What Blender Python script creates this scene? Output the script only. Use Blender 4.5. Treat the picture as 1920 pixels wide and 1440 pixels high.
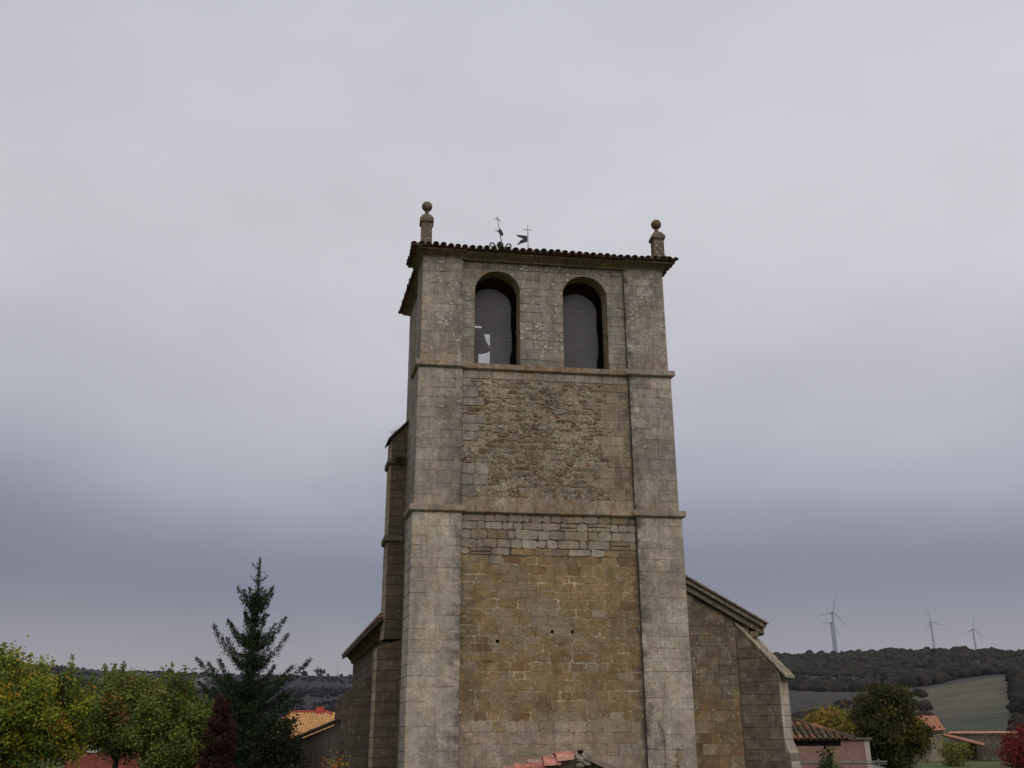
import bpy, math, random
import numpy as np
from mathutils import Vector, noise as mn

R_ = math.radians
random.seed(7); rng = np.random.default_rng(11)
sc = bpy.context.scene
for o in list(bpy.data.objects): bpy.data.objects.remove(o)
COL = sc.collection

# ------------------------------------------------------------------ camera
PITCH, FPX, CZ = R_(20), 1823.0, 2.2
cd = bpy.data.cameras.new('camera'); cam = bpy.data.objects.new('camera', cd); COL.objects.link(cam)
cam.location = (0, 0, CZ); cam.rotation_euler = (R_(90) + PITCH, R_(0.15), 0)
cd.sensor_width = 36; cd.lens = 36 * FPX / 1920; cd.clip_start = .1; cd.clip_end = 30000
sc.camera = cam

# ------------------------------------------------------------------ sky
SUN_EL, SUN_ROT = R_(52), R_(205)
w = bpy.data.worlds.new('World'); sc.world = w; w.use_nodes = True
nt = w.node_tree; N = nt.nodes; L = nt.links; N.clear()
out = N.new('ShaderNodeOutputWorld'); bg = N.new('ShaderNodeBackground'); L.new(bg.outputs[0], out.inputs[0])
sky = N.new('ShaderNodeTexSky'); sky.sky_type = 'NISHITA'; sky.sun_disc = False
sky.sun_elevation = SUN_EL; sky.sun_rotation = SUN_ROT
tc = N.new('ShaderNodeTexCoord'); sep = N.new('ShaderNodeSeparateXYZ'); L.new(tc.outputs['Generated'], sep.inputs[0])
def mth(op, a, b=None, c=None, clamp=False, nodes=None, links=None):
    nd = (nodes or N).new('ShaderNodeMath'); nd.operation = op; nd.use_clamp = clamp
    for i, v in enumerate((a, b, c)):
        if v is None: continue
        if isinstance(v, (int, float)): nd.inputs[i].default_value = v
        else: (links or L).new(v, nd.inputs[i])
    return nd.outputs[0]
mp = N.new('ShaderNodeMapping'); mp.inputs['Scale'].default_value = (1.2, 1.2, 2.5); L.new(tc.outputs['Generated'], mp.inputs[0])
n1 = N.new('ShaderNodeTexNoise'); n1.inputs['Scale'].default_value = 1.5; n1.inputs['Detail'].default_value = 3.0; n1.inputs['Roughness'].default_value = .5
L.new(mp.outputs[0], n1.inputs[0])
n2 = N.new('ShaderNodeTexNoise'); n2.inputs['Scale'].default_value = 3.4; n2.inputs['Detail'].default_value = 7.0; n2.inputs['Roughness'].default_value = .5
L.new(mp.outputs[0], n2.inputs[0])
# elevation drives the gradient, the cloud noise shifts and warps it
warp = mth('MULTIPLY_ADD', n1.outputs[0], .20, -.10)
zz = mth('ADD', sep.outputs[2], mth('MULTIPLY', warp, mth('MULTIPLY', sep.outputs[2], 4.0, clamp=True)))
ramp = N.new('ShaderNodeValToRGB'); cr = ramp.color_ramp; cr.interpolation = 'B_SPLINE'
def s2l(c): return tuple(((v / 255) / 12.92 if v / 255 <= .04045 else ((v / 255 + .055) / 1.055) ** 2.4) for v in c)
stops = [(0.0, (162, 155, 159)), (.062, (156, 152, 159)), (.105, (140, 140, 151)), (.155, (124, 127, 143)), (.20, (143, 145, 160)), (.25, (164, 166, 179)),
         (.34, (191, 191, 201)), (.44, (207, 207, 213)), (.55, (207, 207, 214)), (.68, (199, 200, 208)), (1.0, (195, 196, 205))]
cr.elements[0].position = 0; cr.elements[0].color = (*s2l(stops[0][1]), 1)
cr.elements[1].position = 1; cr.elements[1].color = (*s2l(stops[-1][1]), 1)
for p_, c_ in stops[1:-1]:
    e = cr.elements.new(p_); e.color = (*s2l(c_), 1)
L.new(zz, ramp.inputs[0])
v2 = mth('MULTIPLY', mth('MULTIPLY_ADD', n2.outputs[0], .26, .87), mth('MULTIPLY_ADD', sep.outputs[0], .10, 1.0))
mixm = N.new('ShaderNodeVectorMath'); mixm.operation = 'SCALE'; L.new(ramp.outputs[0], mixm.inputs[0]); L.new(v2, mixm.inputs['Scale'])
skys = N.new('ShaderNodeVectorMath'); skys.operation = 'SCALE'; L.new(sky.outputs[0], skys.inputs[0]); skys.inputs['Scale'].default_value = .08
mx = N.new('ShaderNodeMix'); mx.data_type = 'RGBA'; mx.inputs[0].default_value = .95
L.new(skys.outputs[0], mx.inputs[6]); L.new(mixm.outputs[0], mx.inputs[7]); L.new(mx.outputs[2], bg.inputs[0]); bg.inputs[1].default_value = 1.0

# ------------------------------------------------------------------ sun (veiled by cloud)
sd = bpy.data.lights.new('sun', 'SUN'); sd.energy = 1.5; sd.angle = R_(50); sd.color = (1.0, .95, .88)
so = bpy.data.objects.new('sun', sd); COL.objects.link(so)
sdir = Vector((math.sin(SUN_ROT) * math.cos(SUN_EL), math.cos(SUN_ROT) * math.cos(SUN_EL), math.sin(SUN_EL)))
sdir = Vector((.30, -.78, .75)).normalized()
sky.sun_elevation = math.asin(sdir.z); sky.sun_rotation = math.atan2(sdir.x, sdir.y)
so.rotation_euler = sdir.to_track_quat('Z', 'Y').to_euler()
sc.view_settings.view_transform = 'Standard'; sc.view_settings.look = 'None'
sc.view_settings.exposure = 0; sc.view_settings.gamma = 1
sc.render.engine = 'CYCLES'
sc.cycles.volume_bounces = 0; sc.cycles.volume_step_rate = 4; sc.cycles.transparent_max_bounces = 16

# ------------------------------------------------------------------ frame of the church
cp, sp_ = math.cos(PITCH), math.sin(PITCH)
def at(px, py, Y):
    r = Vector((0, cp, sp_)) + Vector((1, 0, 0)) * ((px - 960) / FPX) + Vector((0, -sp_, cp)) * ((720 - py) / FPX)
    t = Y / r.y
    return Vector((0, 0, CZ)) + r * t
U = Vector((math.cos(R_(7.9)), math.sin(R_(7.9)), 0)); V = Vector((-math.sin(R_(13.5)), math.cos(R_(13.5)), 0))
A0 = Vector((-.1031 * 28, 28, 0))
def W(a, b, z): return A0 + U * a + V * b + Vector((0, 0, z))
NU = Vector((U.y, -U.x, 0))      # outward normal of the front
NS = Vector((-V.y, V.x, 0))      # outward normal of the left side

# ------------------------------------------------------------------ materials
def newmat(name):
    m = bpy.data.materials.new(name); m.use_nodes = True
    t = m.node_tree; b = t.nodes['Principled BSDF']; b.inputs['Roughness'].default_value = .9
    b.inputs['Specular IOR Level'].default_value = .2
    return m, t, b
def nz(t, co, scale, detail=4, rough=.55, dist=0):
    n = t.nodes.new('ShaderNodeTexNoise'); n.inputs['Scale'].default_value = scale; n.inputs['Detail'].default_value = detail
    n.inputs['Roughness'].default_value = rough; n.inputs['Distortion'].default_value = dist
    t.links.new(co, n.inputs[0]); return n.outputs[0]
def mr(t, x, a, b, c, d):
    n = t.nodes.new('ShaderNodeMapRange'); n.inputs[1].default_value = a; n.inputs[2].default_value = b
    n.inputs[3].default_value = c; n.inputs[4].default_value = d; t.links.new(x, n.inputs[0]); return n.outputs[0]
def mixc(t, f, a, b, mode='MIX'):
    n = t.nodes.new('ShaderNodeMix'); n.data_type = 'RGBA'; n.blend_type = mode
    for i, v in ((0, f), (6, a), (7, b)):
        if isinstance(v, (int, float)): n.inputs[i].default_value = v
        elif isinstance(v, tuple): n.inputs[i].default_value = (*v, 1)
        else: t.links.new(v, n.inputs[i])
    return n.outputs[2]
def M_(t, op, a, b=None, clamp=False): return mth(op, a, b, None, clamp, t.nodes, t.links)
def bump(t, b, h, strength, dist):
    n = t.nodes.new('ShaderNodeBump'); n.inputs['Strength'].default_value = strength; n.inputs['Distance'].default_value = dist
    t.links.new(h, n.inputs['Height']); t.links.new(n.outputs[0], b.inputs['Normal'])
def geo(t): return t.nodes.new('ShaderNodeNewGeometry').outputs['Position']
def attr(t, name):
    n = t.nodes.new('ShaderNodeAttribute'); n.attribute_name = name; return n

def masonry(name, rough=1.0, pit=1.0):
    """stone whose own colour comes from 'tint'; 'wear' = (lichen, rust stain, soot)"""
    m, t, b = newmat(name); P = geo(t)
    tint = attr(t, 'tint').outputs['Color']; we = t.nodes.new('ShaderNodeSeparateColor'); t.links.new(attr(t, 'wear').outputs['Color'], we.inputs[0])
    big = nz(t, P, .7, 4, .6); mid = nz(t, P, 4.5, 6, .68); fine = nz(t, P, 26, 5, .75); vf = nz(t, P, 95, 3, .7)
    s = t.nodes.new('ShaderNodeMapping'); s.inputs['Scale'].default_value = (1, 1, .22); t.links.new(P, s.inputs[0])
    streak = nz(t, s.outputs[0], 3.2, 5, .6)
    k = M_(t, 'MULTIPLY', mr(t, big, .34, .66, .74, 1.16), mr(t, mid, .30, .70, .72, 1.26))
    k = M_(t, 'MULTIPLY', k, mr(t, fine, .3, .7, 1 - .22 * rough, 1 + .20 * rough))
    k = M_(t, 'MULTIPLY', k, mr(t, vf, .3, .7, .86, 1.12)); m2 = nz(t, P, 13, 4, .7); k = M_(t, 'MULTIPLY', k, mr(t, m2, .32, .68, 1 - .20 * rough, 1 + .20 * rough)); k = M_(t, 'MULTIPLY', k, mr(t, streak, .36, .66, 1.20, .84))
    sc_ = t.nodes.new('ShaderNodeVectorMath'); sc_.operation = 'SCALE'; t.links.new(tint, sc_.inputs[0]); t.links.new(k, sc_.inputs['Scale'])
    c = sc_.outputs[0]
    # smears of old render and lime that ignore the joints
    sme = attr(t, 'wear').outputs['Alpha']
    sf = M_(t, 'MULTIPLY', mr(t, nz(t, P, 1.15, 7, .68, .4), .46, .58, 0, .85), sme, True)
    c = mixc(t, sf, c, mixc(t, 1.0, (.30, .245, .185), mixc(t, mid, (.7, .7, .7), (1.25, 1.25, 1.25)), 'MULTIPLY'))
    # warm / cool drift over the stone
    dr = mr(t, nz(t, P, 1.9, 3, .5), .38, .62, 0, 1)
    c = mixc(t, dr, c, mixc(t, 1.0, c, (1.06, 1.0, .91), 'MULTIPLY'))
    # weathering pits
    pm = M_(t, 'MULTIPLY', mr(t, nz(t, P, 21, 3, .6), .575, .66, 0, 1), mr(t, mid, .44, .6, 0, .8 * pit), True)
    if rough > 1:      # crevices between the small stones
        vv = t.nodes.new('ShaderNodeTexVoronoi'); vv.feature = 'DISTANCE_TO_EDGE'; vv.inputs['Scale'].default_value = 6.5
        wv = t.nodes.new('ShaderNodeMix'); wv.data_type = 'VECTOR'; wv.inputs[0].default_value = .09
        wn_ = t.nodes.new('ShaderNodeTexNoise'); wn_.inputs['Scale'].default_value = 7; t.links.new(P, wn_.inputs[0])
        t.links.new(P, wv.inputs[4]); t.links.new(wn_.outputs['Color'], wv.inputs[5]); t.links.new(wv.outputs[1], vv.inputs['Vector'])
        crv = M_(t, 'MULTIPLY', mr(t, vv.outputs['Distance'], .0, .05, 1, 0), mr(t, m2, .42, .6, 0, .85), True)
        pm = M_(t, 'MAXIMUM', pm, crv)
    c = mixc(t, pm, c, (.035, .028, .02))
    # orange-brown stains
    rm = M_(t, 'MULTIPLY', mr(t, nz(t, P, 2.6, 6, .7, .6), .42, .62, 0, 1), we.outputs[1], True)
    c = mixc(t, M_(t, 'MULTIPLY', rm, .8), c, (.215, .118, .042))
    # soot and algae
    sm = M_(t, 'MULTIPLY', mr(t, nz(t, P, 3.1, 6, .7), .36, .6, 0, .9), we.outputs[2], True)
    c = mixc(t, sm, c, (.075, .066, .052))
    # lichen spots
    v = t.nodes.new('ShaderNodeTexVoronoi'); v.inputs['Scale'].default_value = 8.5; v.inputs['Randomness'].default_value = 1
    dn = t.nodes.new('ShaderNodeMix'); dn.data_type = 'VECTOR'; dn.inputs[0].default_value = .10
    tn = t.nodes.new('ShaderNodeTexNoise'); tn.inputs['Scale'].default_value = 20; t.links.new(P, tn.inputs[0])
    t.links.new(P, dn.inputs[4]); t.links.new(tn.outputs['Color'], dn.inputs[5]); t.links.new(dn.outputs[1], v.inputs['Vector'])
    lm = M_(t, 'MULTIPLY', mr(t, v.outputs['Distance'], .20, .40, 1, 0), mr(t, nz(t, P, 2.3, 6, .7), .46, .60, 0, 1), True)
    lm = M_(t, 'MULTIPLY', lm, we.outputs[0], True)
    c = mixc(t, lm, c, (.56, .54, .49))
    t.links.new(c, b.inputs['Base Color'])
    h = M_(t, 'ADD', M_(t, 'MULTIPLY', mid, .9), M_(t, 'MULTIPLY', fine, .7)); h = M_(t, 'ADD', h, M_(t, 'MULTIPLY', vf, .25))
    h = M_(t, 'SUBTRACT', h, M_(t, 'MULTIPLY', pm, .5))
    bump(t, b, h, .55 * rough, .035)
    b.inputs['Roughness'].default_value = .95
    return m
MAS = masonry('weathered_limestone', .8, .9)
RUB = masonry('rough_rubble', 1.7, 1.5)

def simple(name, col, scale=6, var=.3, rough=.9, metal=0, bs=.3, bd=.02, attrname=None, coord='P'):
    m, t, b = newmat(name); P = geo(t)
    c = attr(t, attrname).outputs['Color'] if attrname else col
    k = M_(t, 'MULTIPLY', mr(t, nz(t, P, scale, 6, .65), .3, .7, 1 - var, 1 + var), mr(t, nz(t, P, scale * 7, 3, .6), .3, .7, 1 - var * .6, 1 + var * .6))
    s = t.nodes.new('ShaderNodeVectorMath'); s.operation = 'SCALE'; t.links.new(k, s.inputs['Scale'])
    if attrname: t.links.new(c, s.inputs[0])
    else: s.inputs[0].default_value = col
    t.links.new(s.outputs[0], b.inputs['Base Color']); b.inputs['Roughness'].default_value = rough; b.inputs['Metallic'].default_value = metal
    if bs: bump(t, b, nz(t, P, scale * 4, 5, .7), bs, bd)
    return m
IRON = simple('rusted_iron', (.045, .042, .045), 20, .4, .7, .3)
BRONZE = simple('dark_bronze', (.05, .045, .032), 8, .3, .6, .5)
WOODM = simple('weathered_wood', (.09, .06, .04), 9, .35)
TILE = simple('clay_tile', None, 9, .38, .9, attrname='tint', bs=.5)
LEAF = None
def leafmat(name, transl=.35):
    m, t, b = newmat(name)
    a = attr(t, 'tint').outputs['Color']; t.links.new(a, b.inputs['Base Color']); b.inputs['Roughness'].default_value = .7
    tr = t.nodes.new('ShaderNodeBsdfTranslucent'); t.links.new(a, tr.inputs[0])
    mxs = t.nodes.new('ShaderNodeMixShader'); mxs.inputs[0].default_value = transl
    o = t.nodes['Material Output']; t.links.new(b.outputs[0], mxs.inputs[1]); t.links.new(tr.outputs[0], mxs.inputs[2]); t.links.new(mxs.outputs[0], o.inputs[0])
    return m
LEAF = leafmat('leaf'); NEEDLE = leafmat('needle', .08)
BARK = simple('bark', (.055, .042, .03), 12, .4, bs=.8)
PLASTER = simple('plaster', None, 2.0, .22, attrname='tint', bs=.3)
WHITE = simple('white_painted_steel', (.62, .63, .64), 1, .04, .5, bs=0)

# ------------------------------------------------------------------ mesh helpers
class MB:
    def __init__(s): s.v = []; s.f = []; s.t = []; s.w = []
    def add(s, vs, fs, tint=(.3, .3, .3), wear=(0, 0, 0)):
        o = len(s.v); s.v += [tuple(v) for v in vs]; s.f += [tuple(i + o for i in f) for f in fs]
        s.t += [(*tint, 1)] * len(vs); s.w += [(tuple(wear) + (0,))[:4]] * len(vs)
    def box(s, x0, x1, y0, y1, z0, z1, **k):
        vs = [Vector((x, y, z)) for x in (x0, x1) for y in (y0, y1) for z in (z0, z1)]
        s.add(vs, BOXF, **k)
    def cbox(s, a0, a1, b0, b1, z0, z1, **k):       # a box in the church's own frame
        s.add([W(a, b, z) for a in (a0, a1) for b in (b0, b1) for z in (z0, z1)], BOXF, **k)
    def tube(s, pts, rad, n=6, cap=True, **k):
        pts = [Vector(p) for p in pts]
        if not hasattr(rad, '__len__'): rad = [rad] * len(pts)
        vs = []; fs = []
        for i, p in enumerate(pts):
            d = (pts[min(i + 1, len(pts) - 1)] - pts[max(i - 1, 0)]).normalized()
            x = d.orthogonal().normalized() if i == 0 else (x - d * x.dot(d)).normalized()
            y = d.cross(x)
            vs += [p + (x * math.cos(2 * math.pi * j / n) + y * math.sin(2 * math.pi * j / n)) * rad[i] for j in range(n)]
        for i in range(len(pts) - 1):
            for j in range(n): fs.append((i * n + j, i * n + (j + 1) % n, (i + 1) * n + (j + 1) % n, (i + 1) * n + j))
        if cap: fs += [tuple(reversed(range(n))), tuple(range((len(pts) - 1) * n, len(pts) * n))]
        s.add(vs, fs, **k)
    def lathe(s, prof, c, n=16, **k):
        vs = []; fs = []
        for r, z in prof: vs += [Vector(c) + Vector((r * math.cos(2 * math.pi * j / n), r * math.sin(2 * math.pi * j / n), z)) for j in range(n)]
        for i in range(len(prof) - 1):
            for j in range(n): fs.append((i * n + j, i * n + (j + 1) % n, (i + 1) * n + (j + 1) % n, (i + 1) * n + j))
        fs += [tuple(reversed(range(n))), tuple(range((len(prof) - 1) * n, len(prof) * n))]
        s.add(vs, fs, **k)
    def build(s, name, mat, parent=None, smooth=False, kind=None, label=None):
        me = bpy.data.meshes.new(name)
        P = np.array(s.v, dtype=np.float64)
        o0 = (P.min(0) + P.max(0)) / 2; o0[2] = P[:, 2].min()
        me.from_pydata([tuple(p) for p in (P - o0)], [], s.f)
        for nm, dat in (('tint', s.t), ('wear', s.w)):
            a = me.attributes.new(nm, 'FLOAT_COLOR', 'POINT'); a.data.foreach_set('color', np.array(dat, dtype=np.float32).ravel())
        me.materials.append(mat)
        if smooth: me.polygons.foreach_set('use_smooth', [True] * len(me.polygons))
        o = bpy.data.objects.new(name, me); COL.objects.link(o)
        wl = Vector(o0); o['_w'] = tuple(wl)
        o.location = wl
        if parent is not None:
            o.parent = parent; o.location = wl - Vector(parent['_w'])
        if kind: o['kind'] = kind
        if label: o['label'] = label
        return o
BOXF = [(0, 1, 3, 2), (4, 6, 7, 5), (0, 4, 5, 1), (2, 3, 7, 6), (0, 2, 6, 4), (1, 5, 7, 3)]
def thing(name, loc, label, cat, group=None):
    o = bpy.data.objects.new(name, None); COL.objects.link(o); o.location = loc; o['_w'] = tuple(loc); o.empty_display_size = .3
    o['label'] = label; o['category'] = cat
    if group: o['group'] = group
    return o
def tag(o, label, cat, group=None):
    o['label'] = label; o['category'] = cat
    if group: o['group'] = group
    return o
def jit(c, v=.08, hue=.03):
    k = 1 + random.uniform(-v, v)
    return tuple(max(.004, x * k * (1 + random.uniform(-hue, hue))) for x in c)
def mixt(a, b, f): return tuple(x * (1 - f) + y * f for x, y in zip(a, b))

# ------------------------------------------------------------------ masonry generator
class Plane:
    """a wall face: s runs along it, z up, n is its outward normal"""
    def __init__(s, org, d, n): s.o = org; s.d = d; s.n = n
    def p(s, x, z, h): return s.o + s.d * x + s.n * h + Vector((0, 0, z))
def stone(mb, pl, poly, h, ch, tint, wear, back=.05, rough=.003):
    cx = sum(p[0] for p in poly) / len(poly); cz = sum(p[1] for p in poly) / len(poly); n = len(poly)
    def inset(p, d):
        dx, dz = p[0] - cx, p[1] - cz; l = math.hypot(dx, dz) or 1
        return (p[0] - dx / l * d, p[1] - dz / l * d)
    vs = [pl.p(*inset(p, ch * 1.3), h + random.uniform(-rough, rough)) for p in poly]
    vs += [pl.p(*p, h - ch) for p in poly] + [pl.p(*p, -back) for p in poly]
    fs = [tuple(range(n))]
    for k in (0, 1):
        for i in range(n):
            j = (i + 1) % n; fs.append((k * n + i, (k + 1) * n + i, (k + 1) * n + j, k * n + j))
    o = len(mb.w); mb.add(vs, fs, tint=tint, wear=(0, 0, 0) if callable(wear) else wear)
    if callable(wear): mb.w[o:] = [(tuple(wear(*p)) + (0,))[:4] for p in poly] * 3
def block_poly(s0, s1, z0, z1, gap, rnd, jt, e0=0, e1=0):
    """rectangle (ends may slant by e0/e1 at the top) with knocked corners and wavering edges"""
    g = gap / 2; a0, a1, b0, b1 = s0 + g, s1 - g, z0 + g, z1 - g
    r = min(rnd * random.uniform(.5, 1.3), (a1 - a0) * .3, (b1 - b0) * .3)
    J = lambda: random.uniform(-jt, jt)
    lo = lambda s, z: (s + (e0 if s < (s0 + s1) / 2 else e1) * (z - z0) / (z1 - z0), z)
    pts = [(a0 + r, b0), ((a0 + a1) / 2, b0), (a1 - r, b0), (a1, b0 + r), (a1, b1 - r), (a1 - r, b1), ((a0 + a1) / 2, b1), (a0 + r, b1), (a0, b1 - r), (a0, b0 + r)]
    return [lo(s + J(), z + J()) for s, z in pts]
def course(s0, s1, wmin, wmax, off=0):
    cuts = [s0]; x = s0 + random.uniform(wmin, wmax) * (off or 1)
    while x < s1 - wmin * .6:
        cuts.append(x); x += random.uniform(wmin, wmax)
    cuts.append(s1); return cuts
class Collector:
    """keeps every stone, then the largest 300 become objects and the rest one joined part"""
    def __init__(s): s.items = []
    def add(s, size, mb, parent): s.items.append((size, mb, parent))
    def flush(s, name, mat, limit=295):
        it = sorted(s.items, key=lambda x: -x[0]); rest = MB()
        for i, (sz, mb, par) in enumerate(it):
            if i < limit: mb.build(name, mat, par)
            else:
                o = len(rest.v); rest.v += mb.v; rest.f += [tuple(k + o for k in f) for f in mb.f]; rest.t += mb.t; rest.w += mb.w
        if rest.v: rest.build(name, mat, it[-1][2], kind='stuff')
# ---- colour zones of the tower's stone
GREY = (.40, .355, .305); GREY2 = (.325, .290, .252); TAN = (.30, .238, .168); OCHRE = (.262, .190, .095); BROWN = (.225, .168, .106)
PINK = (.33, .262, .215); DARKB = (.15, .115, .078); ORANGE = (.30, .13, .045)

church = thing('church', W(4, 3, 0), 'stone village church with a tall square bell tower, arched belfry openings and lean-to aisles', 'church')
FR = Plane(A0, U, NU)

def core(a0, a1, b0, b1, z0, z1, name, tint, wear=(0, 0, .3), mat=None, parent=None):
    m = MB(); m.cbox(a0, a1, b0, b1, z0, z1, tint=tint, wear=wear); return m.build(name, mat or RUB, parent or church)
# ---- tower segments (z0, z1, setback)
S1, S2 = 13.0, 8.44
SEG = [(-.3, S2, 0.0), (S2, S1, .05), (S1, 16.85, .10)]
PW_L, PW_R = 1.44, 6.72; WT = 8.13; REC = .13; TD = 5.0
ash = Collector(); wst = Collector(); rub = Collector()
pilL = []; pilR = []; panels = []
for (z0, z1, sb) in SEG:
    pilL.append(core(sb, PW_L - sb * .6, sb, 1.25, z0, z1, 'pilaster', (.17, .143, .115)))
    pilR.append(core(PW_R - sb * .2, WT - sb, sb, 1.25, z0, z1, 'pilaster', (.17, .143, .115)))
# lower two wall panels between the pilasters: mortar behind the stones, coloured as the mortar is
HOLES = [(4.10, 5.05), (4.68, 5.03), (2.52, 4.75)]
def mortar_panel(z0, z1, b, fn, name='wall_panel'):
    m = MB(); nx, nzv = 54, max(2, int((z1 - z0) / .095))
    vs = []; tt = []; ww = []
    for j in range(nzv + 1):
        for i in range(nx + 1):
            a = PW_L - .05 + (PW_R - PW_L + .1) * i / nx; z = z0 + (z1 - z0) * j / nzv
            vs.append(W(a, b, z)); t_, w_ = fn(a, z); tt.append((*t_, 1)); ww.append((tuple(w_) + (.6,))[:4])
    m.v = [tuple(v) for v in vs]; m.f = [(j * (nx + 1) + i, j * (nx + 1) + i + 1, (j + 1) * (nx + 1) + i + 1, (j + 1) * (nx + 1) + i) for j in range(nzv) for i in range(nx) if not any(abs(PW_L - .05 + (PW_R - PW_L + .1) * (i + .5) / nx - ha) <= (PW_R - PW_L + .1) / nx * .5 and abs(z0 + (z1 - z0) * (j + .5) / nzv - hz_) <= (z1 - z0) / nzv * .5 for ha, hz_ in HOLES)]
    m.t = tt; m.w = ww
    m.cbox(PW_L - .05, PW_R + .05, b + .35, 1.1, z0, z1, tint=(.03, .025, .02))  # core behind the holes coloured near-black in place of their shade
    return m.build(name, RUB, church)
def edge_stain(a, z):
    """damp brown bands that run down beside both pilasters"""
    k = max(0, 1 - abs(a - (PW_R - .04)) / .16) * .9 + max(0, 1 - abs(a - (PW_L + .05)) / .22) * .75
    return min(1, k)
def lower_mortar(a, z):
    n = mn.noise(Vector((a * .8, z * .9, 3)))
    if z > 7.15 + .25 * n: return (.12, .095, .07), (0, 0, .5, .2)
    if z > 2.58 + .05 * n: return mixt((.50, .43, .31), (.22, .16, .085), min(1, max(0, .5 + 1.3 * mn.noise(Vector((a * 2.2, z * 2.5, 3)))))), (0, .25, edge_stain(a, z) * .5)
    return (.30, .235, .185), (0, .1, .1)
def mid_mortar(a, z):
    n = mn.noise(Vector((a * .9, z * 1.1, 9)))
    return mixt((.31, .25, .175), (.38, .315, .23), .5 + .5 * n), (.5, .1, .15)
lowp = mortar_panel(-.3, S2, REC, lower_mortar); midp = mortar_panel(S2, S1, REC + .05, mid_mortar)

# ---- ashlar of the pilasters
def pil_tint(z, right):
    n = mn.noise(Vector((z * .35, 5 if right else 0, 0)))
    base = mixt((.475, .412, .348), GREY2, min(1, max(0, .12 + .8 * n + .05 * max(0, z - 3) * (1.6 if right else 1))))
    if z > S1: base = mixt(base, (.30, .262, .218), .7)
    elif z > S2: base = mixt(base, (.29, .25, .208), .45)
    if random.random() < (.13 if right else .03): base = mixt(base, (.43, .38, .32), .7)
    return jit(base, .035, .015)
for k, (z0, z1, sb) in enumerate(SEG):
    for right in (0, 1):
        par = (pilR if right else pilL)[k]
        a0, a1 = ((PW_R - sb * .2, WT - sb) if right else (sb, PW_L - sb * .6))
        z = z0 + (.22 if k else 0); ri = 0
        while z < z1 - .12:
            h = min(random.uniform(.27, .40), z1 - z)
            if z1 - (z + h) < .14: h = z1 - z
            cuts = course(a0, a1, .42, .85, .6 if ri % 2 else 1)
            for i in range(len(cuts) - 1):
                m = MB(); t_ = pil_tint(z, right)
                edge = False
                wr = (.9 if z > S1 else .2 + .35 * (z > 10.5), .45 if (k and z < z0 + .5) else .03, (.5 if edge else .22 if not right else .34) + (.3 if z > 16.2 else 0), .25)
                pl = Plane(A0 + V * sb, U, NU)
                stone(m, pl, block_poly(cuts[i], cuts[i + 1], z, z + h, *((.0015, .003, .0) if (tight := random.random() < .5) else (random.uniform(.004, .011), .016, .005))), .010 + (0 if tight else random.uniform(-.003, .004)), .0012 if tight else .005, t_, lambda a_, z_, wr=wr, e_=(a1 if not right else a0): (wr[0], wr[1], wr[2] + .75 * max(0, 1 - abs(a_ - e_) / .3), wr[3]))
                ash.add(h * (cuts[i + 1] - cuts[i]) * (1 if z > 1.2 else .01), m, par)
            # return face of the left pilaster
            if not right:
                cs = [0, random.uniform(.45, .8), 1.25]
                for i in range(2):
                    m = MB(); pl = Plane(A0 + U * sb + V * sb, V, NS)
                    stone(m, pl, block_poly(cs[i] + (0.0 if i else -.015), cs[i + 1] - sb, z, z + h, .013, .012, .002), .014, .007, pil_tint(z, 0), (.1, .1, .15))
                    ash.add(.02, m, par)
            z += h; ri += 1
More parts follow.
